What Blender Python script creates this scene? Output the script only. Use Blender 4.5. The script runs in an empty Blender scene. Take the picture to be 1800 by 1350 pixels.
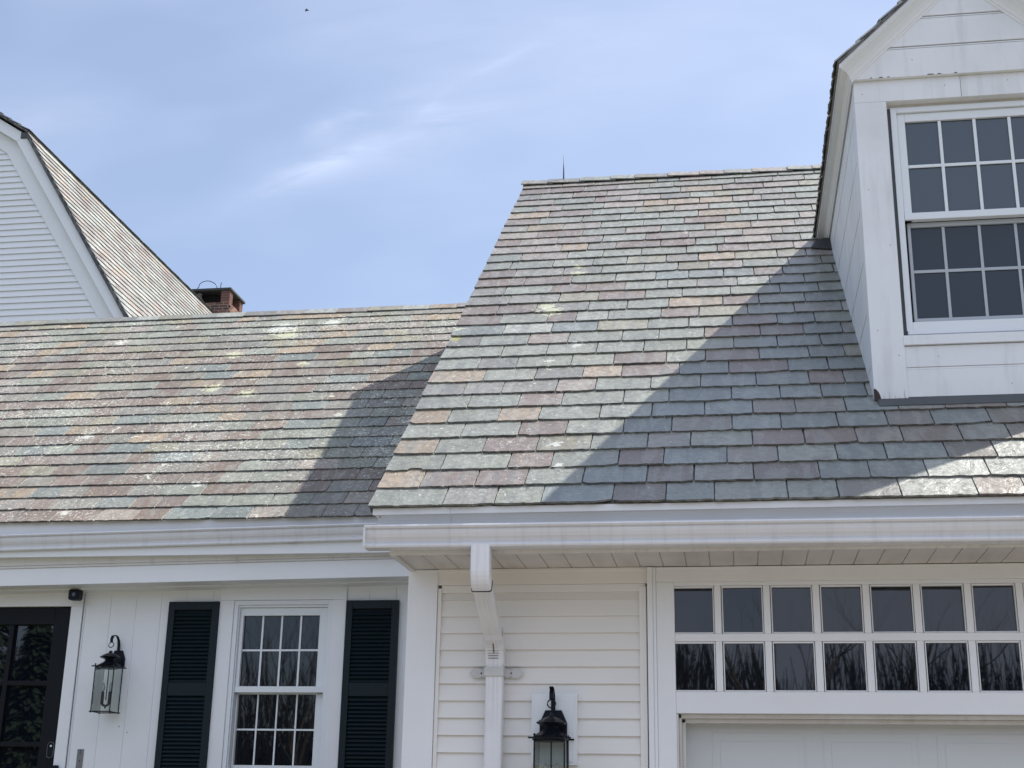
import bpy, bmesh, math, random
from mathutils import Vector, Matrix, noise
random.seed(7)
R = math.radians
sc = bpy.context.scene
col = sc.collection

# ---------------------------------------------------------------- camera, world, sun, exposure
cd = bpy.data.cameras.new("camera")
cam = bpy.data.objects.new("camera", cd); col.objects.link(cam); sc.camera = cam
cd.sensor_fit = 'HORIZONTAL'; cd.sensor_width = 36.0; cd.lens = 36.0 * 2411.8 / 1800
cd.clip_start = 0.05; cd.clip_end = 2000
yaw, pit, rol = R(9.284), R(17.917), R(-1.013)
M3 = Matrix.Rotation(yaw, 3, 'Z') @ Matrix.Rotation(pit, 3, 'X') @ Matrix.Rotation(rol, 3, 'Y')
rt, fw, up = M3.col[0], M3.col[1], M3.col[2]
cm = Matrix((rt, up, -fw)).transposed().to_4x4(); cm.translation = (0, 0, 1.6)
cam.matrix_world = cm

SUN = Vector((.574, .335, 1.0)).normalized()
EL = math.asin(SUN.z); AZ = math.atan2(SUN.x, SUN.y)      # azimuth from +y towards +x
w = bpy.data.worlds.new("World"); sc.world = w; w.use_nodes = True
nt = w.node_tree; nt.nodes.clear()
def wn(t, **k):
    n = nt.nodes.new(t)
    for a, b in k.items(): setattr(n, a, b)
    return n
def L(a, b): nt.links.new(a, b)
def wmath(op, a, b=None, c=None, clamp=False):
    n = wn('ShaderNodeMath', operation=op); n.use_clamp = clamp
    for i, v in enumerate((a, b, c)):
        if v is None: continue
        if isinstance(v, (int, float)): n.inputs[i].default_value = v
        else: L(v, n.inputs[i])
    return n.outputs[0]
sky = wn('ShaderNodeTexSky', sky_type='NISHITA'); sky.sun_disc = False
sky.sun_elevation = EL; sky.sun_rotation = AZ; sky.altitude = 50
sky.air_density = 1.0; sky.dust_density = 1.5; sky.ozone_density = 3.5
tc = wn('ShaderNodeTexCoord'); sep = wn('ShaderNodeSeparateXYZ'); L(tc.outputs['Generated'], sep.inputs[0])
ysafe = wmath('MAXIMUM', sep.outputs[1], .05)
cu = wmath('DIVIDE', sep.outputs[0], ysafe); cv = wmath('DIVIDE', sep.outputs[2], ysafe)
cxyz = wn('ShaderNodeCombineXYZ'); L(cu, cxyz.inputs[0]); L(cv, cxyz.inputs[1])
# thin cirrus streaks in the upper air
def wnoise(rot, scl, s, det, dist):
    mp = wn('ShaderNodeMapping'); mp.inputs['Rotation'].default_value = (0, 0, rot); mp.inputs['Scale'].default_value = scl
    L(cxyz.outputs[0], mp.inputs[0])
    nz = wn('ShaderNodeTexNoise'); nz.inputs['Scale'].default_value = s; nz.inputs['Detail'].default_value = det
    nz.inputs['Distortion'].default_value = dist; nz.inputs['Roughness'].default_value = .6
    L(mp.outputs[0], nz.inputs['Vector']); return nz.outputs[0]
n1 = wnoise(R(-26), (1.0, 4.2, 1), 7.0, 9, .5)
n2 = wnoise(R(-35), (1.0, 2.2, 1), 2.0, 3, .2)
def streak(u0, v0, u1, v1, wd, amp):
    du, dv = u1 - u0, v1 - v0; ln = math.hypot(du, dv); du /= ln; dv /= ln
    a = wmath('SUBTRACT', cu, u0); b = wmath('SUBTRACT', cv, v0)
    t = wmath('ADD', wmath('MULTIPLY', a, du), wmath('MULTIPLY', b, dv))
    d = wmath('ABSOLUTE', wmath('SUBTRACT', wmath('MULTIPLY', a, -dv), wmath('MULTIPLY', b, -du)))
    wob = wmath('MULTIPLY', wmath('SUBTRACT', n2, .5), wd * 3.0)
    d = wmath('ADD', d, wob)
    m = wmath('SUBTRACT', 1, wmath('DIVIDE', wmath('ABSOLUTE', d), wd), clamp=True)
    e = wmath('MULTIPLY', wmath('MULTIPLY', t, 1 / (.38 * ln), clamp=True), wmath('MULTIPLY', wmath('SUBTRACT', ln, t), 1 / (.35 * ln), clamp=True))
    return wmath('MULTIPLY', wmath('MULTIPLY', wmath('MULTIPLY', m, m), wmath('ADD', wmath('MULTIPLY', n1, 3.2), -1.05, clamp=True)), wmath('MULTIPLY', e, amp))
acc = None
for s in ((-.415, .489, -.265, .552, .032, .19), (-.35, .517, -.16, .578, .046, .16), (-.352, .555, -.285, .579, .022, .16), (-.26, .55, -.205, .61, .024, .14), (-.31, .57, -.19, .61, .022, .08), (-.225, .590, -.140, .632, .018, .22),
          (-.27, .545, -.205, .57, .03, .10), (-.43, .475, -.39, .50, .02, .06)):
    k = streak(*s); acc = k if acc is None else wmath('ADD', acc, k)
veil = wmath('MULTIPLY', wmath('MULTIPLY', wmath('SUBTRACT', n2, .42, clamp=True), 1.6), wmath('ADD', n1, .2))
right = wmath('MULTIPLY', wmath('ADD', cu, .42), .10, clamp=True)
acc = wmath('ADD', wmath('ADD', wmath('ADD', wmath('MULTIPLY', veil, .5), acc), right), .20, clamp=True)
gray = wn('ShaderNodeMix', data_type='RGBA')
L(acc, gray.inputs['Factor']); L(sky.outputs[0], gray.inputs['A']); gray.inputs['B'].default_value = (6.6, 7.2, 8.8, 1)
# brighter broken cloud added in the unseen rear sky to light the front walls
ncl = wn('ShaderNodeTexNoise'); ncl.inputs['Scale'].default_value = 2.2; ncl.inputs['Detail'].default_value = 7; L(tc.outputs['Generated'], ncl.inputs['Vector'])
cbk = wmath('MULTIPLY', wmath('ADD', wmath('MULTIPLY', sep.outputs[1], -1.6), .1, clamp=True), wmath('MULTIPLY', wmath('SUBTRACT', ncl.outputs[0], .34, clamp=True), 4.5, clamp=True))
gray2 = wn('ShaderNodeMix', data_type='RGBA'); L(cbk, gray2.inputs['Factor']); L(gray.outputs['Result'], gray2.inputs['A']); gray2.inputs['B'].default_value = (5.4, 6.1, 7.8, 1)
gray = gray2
bg = wn('ShaderNodeBackground'); bg.inputs['Strength'].default_value = .093
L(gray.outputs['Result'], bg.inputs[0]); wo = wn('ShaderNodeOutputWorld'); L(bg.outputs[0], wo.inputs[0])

sd = bpy.data.lights.new("sun", 'SUN'); sd.energy = 4.3; sd.angle = R(.53); sd.color = (1, .955, .88)
so = bpy.data.objects.new("sun", sd); col.objects.link(so)
so.rotation_mode = 'QUATERNION'; so.rotation_quaternion = SUN.to_track_quat('Z', 'Y'); so.location = (20, 30, 40)
vs = sc.view_settings; vs.view_transform = 'Standard'; vs.look = 'None'; vs.exposure = 0.82; vs.gamma = 1

# ---------------------------------------------------------------- mesh helpers
class MB:
    local = False
    def __init__(s): s.v = []; s.f = []; s.c = []; s.s = []; s.cc = (.5, .5, .5); s.sd = 0.0
    def poly(s, pts):
        b = len(s.v); s.v += [tuple(p) for p in pts]; s.f.append(tuple(range(b, b + len(pts)))); s.c.append(s.cc); s.s.append(s.sd)
    def face(s, idx): s.f.append(tuple(idx)); s.c.append(s.cc); s.s.append(s.sd)
    def hexa(s, p):            # 8 points: bottom 0-3 ccw, top 4-7
        b = len(s.v); s.v += [tuple(q) for q in p]
        for q in ((3, 2, 1, 0), (4, 5, 6, 7), (0, 1, 5, 4), (1, 2, 6, 5), (2, 3, 7, 6), (3, 0, 4, 7)): s.face([b + i for i in q])
    def box(s, x0, x1, y0, y1, z0, z1, dz=0.0):      # dz: z offset at the x1 end
        s.hexa([(x0, y0, z0), (x1, y0, z0 + dz), (x1, y1, z0 + dz), (x0, y1, z0), (x0, y0, z1), (x1, y0, z1 + dz), (x1, y1, z1 + dz), (x0, y1, z1)])
    def rings(s, rs, closed=True, caps=True):
        b = len(s.v); n = len(rs[0])
        for r in rs: s.v += [tuple(p) for p in r]
        m = n if closed else n - 1
        for i in range(len(rs) - 1):
            for j in range(m):
                k = (j + 1) % n
                s.face((b + i * n + j, b + i * n + k, b + (i + 1) * n + k, b + (i + 1) * n + j))
        if caps and closed:
            s.face(tuple(b + j for j in reversed(range(n)))); s.face(tuple(b + (len(rs) - 1) * n + j for j in range(n)))
    def extr(s, prof, x0, x1, miter=0.0, yref=0.0, dz=0.0):  # profile of (y,z) run along x; left end mitred by projection
        s.rings([[(x0 - miter * (yref - y), y, z) for y, z in prof], [(x1, y, z + dz) for y, z in prof]])
    def tube(s, pts, rad, n=8, caps=True):
        rs = []; pts = [Vector(p) for p in pts]
        if not isinstance(rad, (list, tuple)): rad = [rad] * len(pts)
        up0 = Vector((0.13, .27, 1)).normalized()
        for i, p in enumerate(pts):
            t = (pts[min(i + 1, len(pts) - 1)] - pts[max(i - 1, 0)]).normalized()
            a = t.cross(up0)
            if a.length < .05: a = t.cross(Vector((1, .2, 0)))
            a.normalize(); b = t.cross(a)
            rs.append([p + (a * math.cos(2 * math.pi * k / n) + b * math.sin(2 * math.pi * k / n)) * rad[i] for k in range(n)])
        s.rings(rs, True, caps)
    def lathe(s, c, prof, n=16):      # prof (r,z) about vertical axis at c
        s.rings([[(c[0] + r * math.cos(2 * math.pi * k / n), c[1] + r * math.sin(2 * math.pi * k / n), c[2] + z) for k in range(n)] for r, z in prof])
    def build(s, name, mat, parent=None, bevel=0.0, smooth=False, attrs=False):
        me = bpy.data.meshes.new(name); me.from_pydata(s.v, [], s.f); me.validate()
        bm = bmesh.new(); bm.from_mesh(me); bmesh.ops.recalc_face_normals(bm, faces=bm.faces); 
        if not attrs or True: bm.to_mesh(me)
        bm.free()
        if attrs and len(me.polygons) == len(s.c):
            me.attributes.new('tint', 'FLOAT_COLOR', 'CORNER'); me.attributes.new('seed', 'FLOAT', 'CORNER')
            a = me.attributes['tint']; b = me.attributes['seed']
            i = 0; ca = []; cb = []
            for p in me.polygons:
                c = s.c[p.index]
                for _ in range(p.loop_total): ca += [c[0], c[1], c[2], 1]; cb.append(s.s[p.index])
            a.data.foreach_set('color', ca); b.data.foreach_set('value', cb)
        if smooth:
            for p in me.polygons: p.use_smooth = True
        me.materials.append(mat)
        o = bpy.data.objects.new(name, me); col.objects.link(o)
        if parent:
            o.parent = parent
            if parent.type == 'EMPTY' and not s.local: o.matrix_parent_inverse = Matrix.Translation(-parent.location)
        if bevel:
            m = o.modifiers.new('bevel', 'BEVEL'); m.width = bevel; m.segments = 2; m.limit_method = 'ANGLE'; m.angle_limit = R(40)
            m.harden_normals = False
        return o
def empty(name, loc, label, cat, group=None):
    o = bpy.data.objects.new(name, None); col.objects.link(o); o.location = loc; o.empty_display_size = .2
    o['label'] = label; o['category'] = cat
    if group: o['group'] = group
    return o
def tag(o, label=None, cat=None, kind=None, group=None):
    if label: o['label'] = label
    if cat: o['category'] = cat
    if kind: o['kind'] = kind
    if group: o['group'] = group
    return o
def B(*boxes, **k):
    m = MB()
    for b in boxes: m.box(*b, **k)
    return m

# ---------------------------------------------------------------- materials
def mat(name):
    m = bpy.data.materials.new(name); m.use_nodes = True; n = m.node_tree; n.nodes.clear()
    out = n.nodes.new('ShaderNodeOutputMaterial'); p = n.nodes.new('ShaderNodeBsdfPrincipled'); n.links.new(p.outputs[0], out.inputs[0])
    return m, n, p, out
def N(n, t, inp=None, **k):
    q = n.nodes.new(t)
    for a, b in k.items(): setattr(q, a, b)
    for a, b in (inp or {}).items():
        if hasattr(b, 'is_linked'): n.links.new(b, q.inputs[a])
        else: q.inputs[a].default_value = b
    return q
def mth(n, op, a, b=0.0, clamp=False):
    q = n.nodes.new('ShaderNodeMath'); q.operation = op; q.use_clamp = clamp
    for i, v in enumerate((a, b)):
        if hasattr(v, 'is_linked'): n.links.new(v, q.inputs[i])
        else: q.inputs[i].default_value = v
    return q.outputs[0]
def mix(n, f, a, b, bt='MIX'):
    q = n.nodes.new('ShaderNodeMix'); q.data_type = 'RGBA'; q.blend_type = bt
    for i, v in (('Factor', f), ('A', a), ('B', b)):
        if hasattr(v, 'is_linked'): n.links.new(v, q.inputs[i])
        else: q.inputs[i].default_value = v if i == 'Factor' else (*v, 1)
    return q.outputs['Result']
def ramp(n, f, *stops):
    q = n.nodes.new('ShaderNodeValToRGB'); e = q.color_ramp.elements
    while len(e) < len(stops): e.new(.5)
    for el, (p, c) in zip(e, stops):
        el.position = p; el.color = (c, c, c, 1) if isinstance(c, (int, float)) else (*c, 1)
    n.links.new(f, q.inputs[0]); return q.outputs[0]
def tex(n, scale, detail=4, vec=None, stretch=(1, 1, 1), rough=.55, kind='ShaderNodeTexNoise', dist=0.0):
    c = N(n, 'ShaderNodeTexCoord'); mp = N(n, 'ShaderNodeMapping', {'Scale': stretch})
    n.links.new(vec if vec is not None else c.outputs['Object'], mp.inputs[0])
    t = N(n, kind, {'Scale': scale}); n.links.new(mp.outputs[0], t.inputs['Vector'])
    if kind == 'ShaderNodeTexNoise': t.inputs['Detail'].default_value = detail; t.inputs['Roughness'].default_value = rough; t.inputs['Distortion'].default_value = dist
    return t
def bump(n, p, h, strength, dist=.002):
    b = N(n, 'ShaderNodeBump', {'Strength': strength, 'Distance': dist}); n.links.new(h, b.inputs['Height']); n.links.new(b.outputs[0], p.inputs['Normal'])
def paint(name, c, rough=.45, dirt=(.42, .38, .32), damt=.22, grain=(1, 1, 1), gs=40, bstr=.25, streak=None, patch=0):
    m, n, p, o = mat(name)
    a = tex(n, 2.2, 6).outputs[0]; f = ramp(n, a, (.45, 0), (.78, damt))
    cc = mix(n, f, c, dirt)
    g = tex(n, gs, 5, stretch=grain).outputs[0]
    cc = mix(n, mth(n, 'MULTIPLY', g, .10), cc, tuple(x * .72 for x in c))
    if streak:
        s = tex(n, 3.0, 6, stretch=streak).outputs[0]; cc = mix(n, ramp(n, s, (.52, 0), (.8, .35)), cc, dirt)
    if patch:
        q = tex(n, 9, 8, rough=.7).outputs[0]; cc = mix(n, ramp(n, q, (.70, 0), (.73, patch)), cc, tuple(x * .8 for x in dirt))
    n.links.new(cc, p.inputs['Base Color']); p.inputs['Roughness'].default_value = rough
    wv = tex(n, 3.5, 2).outputs[0]
    bump(n, p, mth(n, 'ADD', g, mth(n, 'MULTIPLY', wv, 3)), bstr, .0012)
    return m
def flat(name, c, rough=.5, metal=0.0, var=.25, bs=.2, sc_=60):
    m, n, p, o = mat(name); a = tex(n, sc_ / 6, 5).outputs[0]
    n.links.new(mix(n, mth(n, 'MULTIPLY', a, var * 2, True), c, tuple(x * .55 for x in c)), p.inputs['Base Color'])
    p.inputs['Roughness'].default_value = rough; p.inputs['Metallic'].default_value = metal
    bump(n, p, tex(n, sc_, 5).outputs[0], bs, .001); return m
M_ = {}
M_['trim'] = paint('painted wood trim', (.78, .79, .80), grain=(1, 1, 1), gs=30, damt=.10)
M_['trimx'] = paint('painted boards', (.78, .79, .80), grain=(.15, 1, 6), gs=25, damt=.14, bstr=.35, patch=.12)
M_['dtrim'] = paint('weathered dormer paint', (.78, .79, .80), dirt=(.40, .39, .36), grain=(4, 4, .3), gs=22, damt=.24, bstr=.6, patch=.35, streak=(5, 5, .5))
M_['vinyl'] = paint('vinyl siding', (.775, .755, .72), rough=.42, grain=(.06, 1, 1.5), gs=60, damt=.10, bstr=.35)
M_['far_vinyl'] = paint('white clapboard', (.78, .79, .80), rough=.5, damt=.05)
M_['soffit'] = paint('vinyl soffit', (.62, .59, .55), rough=.55, dirt=(.25, .2, .16), damt=.3, streak=(3, .4, 1))
M_['fascia'] = paint('aluminium fascia', (.66, .645, .62), rough=.4, dirt=(.3, .25, .2), damt=.25, streak=(5, 1, .6))
M_['gutter'] = paint('gutter enamel', (.68, .68, .69), rough=.3, dirt=(.40, .37, .35), damt=.18, streak=(9, 1, .5))
M_['spout'] = paint('downspout enamel', (.76, .76, .77), rough=.32, dirt=(.30, .27, .25), damt=.3, streak=(30, 1, .6), patch=.4)
M_['strap'] = paint('weathered strap', (.58, .58, .57), rough=.5, dirt=(.25, .23, .2), damt=.4, patch=.5)
M_['window'] = paint('vinyl window frame', (.74, .77, .79), rough=.35, damt=.04, bstr=.1)
M_['door'] = paint('garage door steel', (.60, .62, .62), rough=.4, damt=.06)
M_['shutter'] = flat('dark shutter paint', (.008, .017, .023), .5)
M_['iron'] = flat('black iron', (.010, .013, .020), .38, .3)
M_['blackdoor'] = flat('black door paint', (.002, .003, .006), .45, 0, .1, .05)
M_['lead'] = flat('lead flashing', (.085, .094, .096), .5, .3, .5, .5, 25)
M_['dark'] = flat('dark void', (.012, .011, .011), .9)
M_['rot'] = flat('rotten wood', (.075, .055, .048), .95, 0, .6, 1, 40)
M_['caulk'] = flat('old caulk', (.50, .50, .45), .8)
M_['steel'] = flat('grey metal plate', (.24, .235, .24), .4, .6)
for k_ in ('blackdoor', 'shutter', 'iron'):
    for q_ in M_[k_].node_tree.nodes:
        if q_.type == 'BSDF_PRINCIPLED': q_.inputs['Specular IOR Level'].default_value = .22
M_['candle'] = flat('candle sleeve', (.05, .05, .06), .5)
M_['rodm'] = flat('grey rod', (.06, .075, .10), .6, .0)
M_['deck'] = flat('roof felt', (.02, .02, .02), .95)
M_['slab'] = flat('chimney cap slab', (.045, .048, .05), .7, 0, .4, .6)
M_['bird'] = flat('dark plumage', (.03, .04, .06), .8)

def glass(name, body, refl, rough=.02, wob=.02, ior=1.5):
    m, n, p, o = mat(name)
    p.inputs['Base Color'].default_value = (*body, 1); p.inputs['Roughness'].default_value = rough
    p.inputs['IOR'].default_value = ior; p.inputs['Specular IOR Level'].default_value = refl
    bump(n, p, tex(n, 2.5, 1).outputs[0], wob, .02); return m
M_['pane'] = glass('window glass', (.003, .005, .009), .72, .015, .03)
M_['pane_up'] = glass('upper sash glass', (.034, .052, .072), .8, .08, .02)
M_['pane_lo'] = glass('screened sash glass', (.018, .030, .044), .45, .12, .12)
def clear(name):
    m = bpy.data.materials.new(name); m.use_nodes = True; n = m.node_tree; n.nodes.clear()
    o = N(n, 'ShaderNodeOutputMaterial'); t = N(n, 'ShaderNodeBsdfTransparent', {'Color': (.94, .97, .96, 1)}); g = N(n, 'ShaderNodeBsdfGlossy', {'Roughness': .05})
    f = N(n, 'ShaderNodeFresnel', {'IOR': 1.5}); x = N(n, 'ShaderNodeMixShader')
    n.links.new(f.outputs[0], x.inputs[0]); n.links.new(t.outputs[0], x.inputs[1]); n.links.new(g.outputs[0], x.inputs[2]); n.links.new(x.outputs[0], o.inputs[0]); return m
M_['clear'] = clear('lantern glass')

def slate_mat(name, lich=1.0, pos=(), gloss=.35, spec=.5):
    m, n, p, o = mat(name)
    at = N(n, 'ShaderNodeAttribute', attribute_name='tint'); sdn = N(n, 'ShaderNodeAttribute', attribute_name='seed')
    tcn = N(n, 'ShaderNodeTexCoord')
    off = N(n, 'ShaderNodeCombineXYZ'); s = mth(n, 'MULTIPLY', sdn.outputs['Fac'], 37.0)
    n.links.new(s, off.inputs[0]); n.links.new(s, off.inputs[1])
    va = N(n, 'ShaderNodeVectorMath', operation='ADD'); n.links.new(tcn.outputs['Object'], va.inputs[0]); n.links.new(off.outputs[0], va.inputs[1])
    V = va.outputs[0]
    c = at.outputs['Color']; hs = N(n, 'ShaderNodeHueSaturation', {'Saturation': .86, 'Value': 1.0}); n.links.new(c, hs.inputs['Color']); c = hs.outputs['Color']
    # natural colour banding and mottling, different in each slate
    t1 = tex(n, 5.0, 3, V, (2.2, .55, .55), dist=.6).outputs[0]
    c = mix(n, ramp(n, t1, (.50, 0), (.56, .24)), c, (.36, .375, .345))
    t2 = tex(n, 3.6, 2, V, (2.8, .5, .5)).outputs[0]
    c = mix(n, ramp(n, t2, (.57, 0), (.62, .35)), c, (.14, .15, .15))
    t3 = tex(n, 26, 7, V, (1, 1, 1), .7).outputs[0]
    c = mix(n, ramp(n, t3, (.36, .55), (.56, 0)), c, (.13, .12, .105))
    c = mix(n, ramp(n, t3, (.60, 0), (.74, .30)), c, (.44, .43, .38))
    # large rusty or mossy weathering areas
    t4 = tex(n, .9, 4, None, (1, 1, 1)).outputs[0]
    c = mix(n, ramp(n, t4, (.56, 0), (.75, .16)), c, (.36, .33, .20))
    # lichen: ragged pale flecks gathered in colonies, then a few bigger crusts
    where = tex(n, 1.3, 3).outputs[0]
    xz = N(n, 'ShaderNodeSeparateXYZ'); n.links.new(tcn.outputs['Object'], xz.inputs[0])
    leftish = mth(n, 'MULTIPLY', mth(n, 'SUBTRACT', lich_x[name][0], xz.outputs[0]), lich_x[name][1], True)
    f1 = tex(n, 46, 4, None, (1, 1, 1), .62, dist=.8).outputs[0]
    f2 = tex(n, 9, 6, None, (1, 1, 1), .72, dist=1.2).outputs[0]
    w2 = tex(n, 30, 5, rough=.7).outputs[0]
    dens = mth(n, 'MULTIPLY', mth(n, 'MULTIPLY', mth(n, 'SUBTRACT', where, .18, True), leftish), lich)
    sp1 = ramp(n, mth(n, 'ADD', f1, mth(n, 'MULTIPLY', dens, .17)), (.712, 0), (.728, 1))
    sp2 = ramp(n, mth(n, 'ADD', f2, mth(n, 'MULTIPLY', dens, .13)), (.715, 0), (.73, 1))
    c = mix(n, mth(n, 'MULTIPLY', sp1, .8), c, (.58, .585, .53))
    c = mix(n, mth(n, 'MULTIPLY', sp2, .8), c, (.57, .58, .47))
    # named rosettes where the real roof carries them
    for (px, py, pz, rr, cc) in pos:
        dv = N(n, 'ShaderNodeVectorMath', operation='DISTANCE'); n.links.new(tcn.outputs['Object'], dv.inputs[0]); dv.inputs[1].default_value = (px, py, pz)
        q = mth(n, 'ADD', mth(n, 'DIVIDE', dv.outputs['Value'], rr), mth(n, 'MULTIPLY', mth(n, 'SUBTRACT', w2, .5), 5.0))
        c = mix(n, mth(n, 'MULTIPLY', mth(n, 'LESS_THAN', q, .7), .7), c, cc)
    n.links.new(c, p.inputs['Base Color'])
    r = ramp(n, t3, (.3, gloss), (.7, gloss + .2)); n.links.new(r, p.inputs['Roughness'])
    p.inputs['Specular IOR Level'].default_value = spec
    h = mth(n, 'ADD', t3, mth(n, 'MULTIPLY', tex(n, 7, 5, V, (1, 1, 1), .6, dist=1.5).outputs[0], 2.5))
    bump(n, p, h, .8, .0045); return m
lich_x = {'garage slate': (1.0, .42), 'breezeway slate': (6.0, .2), 'far slate': (0, 0), 'ridge slate': (2.0, .2)}
YG = (.54, .55, .38); WG = (.60, .61, .55)

# slate palette (albedo)
PAL = {'G': (.232, .246, .206), 'D': (.186, .214, .204), 'P': (.205, .158, .134), 'T': (.305, .235, .16), 'S': (.216, .208, .184),
       'B': (.170, .154, .134), 'W': (.320, .328, .288), 'p': (.270, .230, .198), 'Y': (.256, .240, .172)}
PALF = [1.0]
def tint(k):
    c = PAL[k]; f = PALF[0] * random.uniform(.88, 1.12); h = random.uniform(-.004, .006)
    return (c[0] * f + h, c[1] * f, c[2] * f - h)

def slate(mb, O, U, V, Nn, u0, u1, v0, v1, l0, l1, th, notch=None, rough=1.0, chip=None):
    "one slate: ragged butt and side edges, tilted so the butt stands proud"
    mb.sd = random.random()
    roll = random.uniform(-.0018, .0018) * rough
    def P(u, v, h):
        t = (v - v0) / (v1 - v0); return O + U * u + V * v + Nn * (h + l0 + (l1 - l0) * t + roll * ((u - u0) / (u1 - u0) - .5) * 2)
    nb = max(6, int((u1 - u0) / .022)); drift = random.uniform(-.003, .003) * rough; wv_ = random.uniform(0, 6)
    bot = []
    lo = random.uniform(-.003, .003) * rough
    for i in range(nb + 1):
        t = i / nb; u = u0 + (u1 - u0) * t; v = v0 + lo + drift * (t - .5) * 2 + (random.uniform(-.0036, .0036) + .0022 * math.sin(wv_ + u * 55)) * rough + (.006 * random.random() if i in (0, nb) else 0)
        if chip and abs(t - (0 if chip[0] < 0 else 1)) < chip[1]: v += chip[2] * (1 - abs(t - (0 if chip[0] < 0 else 1)) / chip[1])
        bot.append((u, v))
    if notch:
        nu, nw, nh = notch; bot = [b for b in bot if abs(b[0] - nu) > nw + .008]
        bot += [(nu + nw * math.cos(a), v0 + nh * math.sin(a) ** .6) for a in [math.pi * k / 8 for k in range(9)]]
        bot.sort()
    js = lambda: random.uniform(-.0016, .0016) * rough
    rs = [(u1 + js(), v0 + (v1 - v0) * t) for t in (.2, .45, .7, 1)]
    ls = [(u0 + js(), v0 + (v1 - v0) * t) for t in (1, .7, .45, .2)]
    out = bot + rs + ls
    b = len(mb.v); k = len(out)
    mb.v += [tuple(P(u, v, 0)) for u, v in out] + [tuple(P(u + random.uniform(-.001, .001), v + random.uniform(-.003, .002), -th)) for u, v in out]
    mb.face([b + i for i in range(k)])
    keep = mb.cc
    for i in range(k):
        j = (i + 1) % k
        mb.cc = tuple(x * .45 for x in keep) if i < len(bot) - 1 else (.44, .44, .40)  # side faces coloured pale so the joints look sunlit; butts darker
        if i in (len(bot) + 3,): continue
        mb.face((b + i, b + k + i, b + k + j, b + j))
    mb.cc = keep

def slate_field(mb, O, U, V, Nn, width, nrows, expo, th, l0, l1, wr, pick, rows=None, uoff=0.0, rough=1.0, gap=.0078, last_to=None, chips=0.15):
    prev = []
    for r in range(nrows):
        v0 = r * expo; v1 = v0 + expo + .03
        if last_to and v1 > last_to: v1 = last_to
        if rows and r in rows:
            xs, cs = rows[r]; xs = [x - uoff for x in xs]; cs = list(cs)
        else: xs, cs = [], []
        edges = [random.uniform(-.002, .004)] + xs
        while edges[-1] < width - wr[0] * .6:
            for _ in range(12):
                nx = edges[-1] + random.uniform(*wr)
                if all(abs(nx - q) > .055 for q in prev): break
            edges.append(min(nx, width))
        prev = edges[1:-1]
        for i in range(len(edges) - 1):
            k = cs[i] if i < len(cs) else pick(edges[i] + uoff, r)
            mb.cc = tint(k)
            a, b = edges[i] + gap / 2 + random.uniform(-.0015, .0015), edges[i + 1] - gap / 2 - random.uniform(-.0015, .002)
            notch = chip = None
            if rows and r == 2 and i == 0 and expo > .2: notch = (.185, .045, .026)
            if random.random() < chips: chip = (random.choice((-1, 1)), random.uniform(.12, .4), random.uniform(.008, .022))
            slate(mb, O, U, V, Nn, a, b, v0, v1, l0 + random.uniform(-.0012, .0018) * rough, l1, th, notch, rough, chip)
    return mb

PITCH = R(40.4); CS, SN = math.cos(PITCH), math.sin(PITCH)
X1 = Vector((1, 0, 0)); VR = Vector((0, CS, SN)); NR = Vector((0, -SN, CS))

# ================================================================= GARAGE
G = empty('garage_building', (-1.9, 8, 0), 'white garage wing with steep slate roof, tall dormer and transom window on the right', 'building')
XE = 4.9
# --- roof
ROWS = {0: ([-1.597,-1.302,-1.037,-0.639,-0.344,-0.078,0.318,0.586,0.915,1.310], 'GSGDBDGGSWp'),
1: ([-1.772,-1.448,-1.154,-0.823,-0.458,-0.192,0.143,0.505,0.778,1.085,1.413], 'TPPGDBSBDDWW'),
2: ([-1.689,-1.287,-1.030,-0.634,-0.370,-0.003,0.289,0.620,0.894,1.226,1.493], 'GGPGPDSGDDBW'),
3: ([-1.771,-1.471,-1.144,-0.813,-0.474,-0.216,0.149,0.452,0.752,1.013,1.346,1.613], 'TGPYGSGPPPPSB'),
4: ([-1.645,-1.283,-0.985,-0.628,-0.333,0.033,0.328,0.664,0.955,1.219,1.546], 'GGPGDSDDDBDB'),
5: ([-1.773,-1.445,-1.183,-0.792,-0.463,-0.133,0.166,0.427,0.732], 'TGTGGDDSSD'),
6: ([-1.678,-1.342,-1.057,-0.655,-0.361,0.038,0.344,0.603], 'GGPGGDDDD'),
7: ([-1.746,-1.484,-1.117,-0.854,-0.487,-0.160,0.201,0.540], 'SSSpGGDDP'),
8: ([-1.643,-1.286,-0.958,-0.692,-0.303,0.028,0.420,0.680], 'TGSTPDPDD'),
9: ([-1.715,-1.446,-1.058,-0.761,-0.397,-0.129,0.238,0.571], 'GSGGPGPDD'),
10: ([-1.584,-1.254,-0.897,-0.562,-0.261,0.067,0.369,0.667], 'GGGGGGDDD'),
11: ([-1.778,-1.417,-1.120,-0.729,-0.463,-0.137,0.260,0.565], 'SGpGGGPPD')}
def pickR(x, r):
    pw = .30 if x < -.9 else .16
    q = random.random()
    if r > 17:
        return 'p' if q < .24 else 'P' if q < .34 else 'T' if q < .42 and x < 0 else 'S' if q < .55 else 'Y' if q < .62 else 'G'
    if q < pw: return 'P'
    if q < pw + .06: return 'T' if x < 0 else 'p'
    return random.choices('GSDWY', (5, 2.4, 1.4, .8, .5))[0]
ER = Vector((-2.028, 7.41, 3.305))
OR = ER - NR * 0.0
mb = MB(); mb.cc = (.03, .03, .03)
def rp(x, v, h=0.0): return OR + X1 * (x - ER.x) + VR * v + NR * h
RL = 7.345
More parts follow.
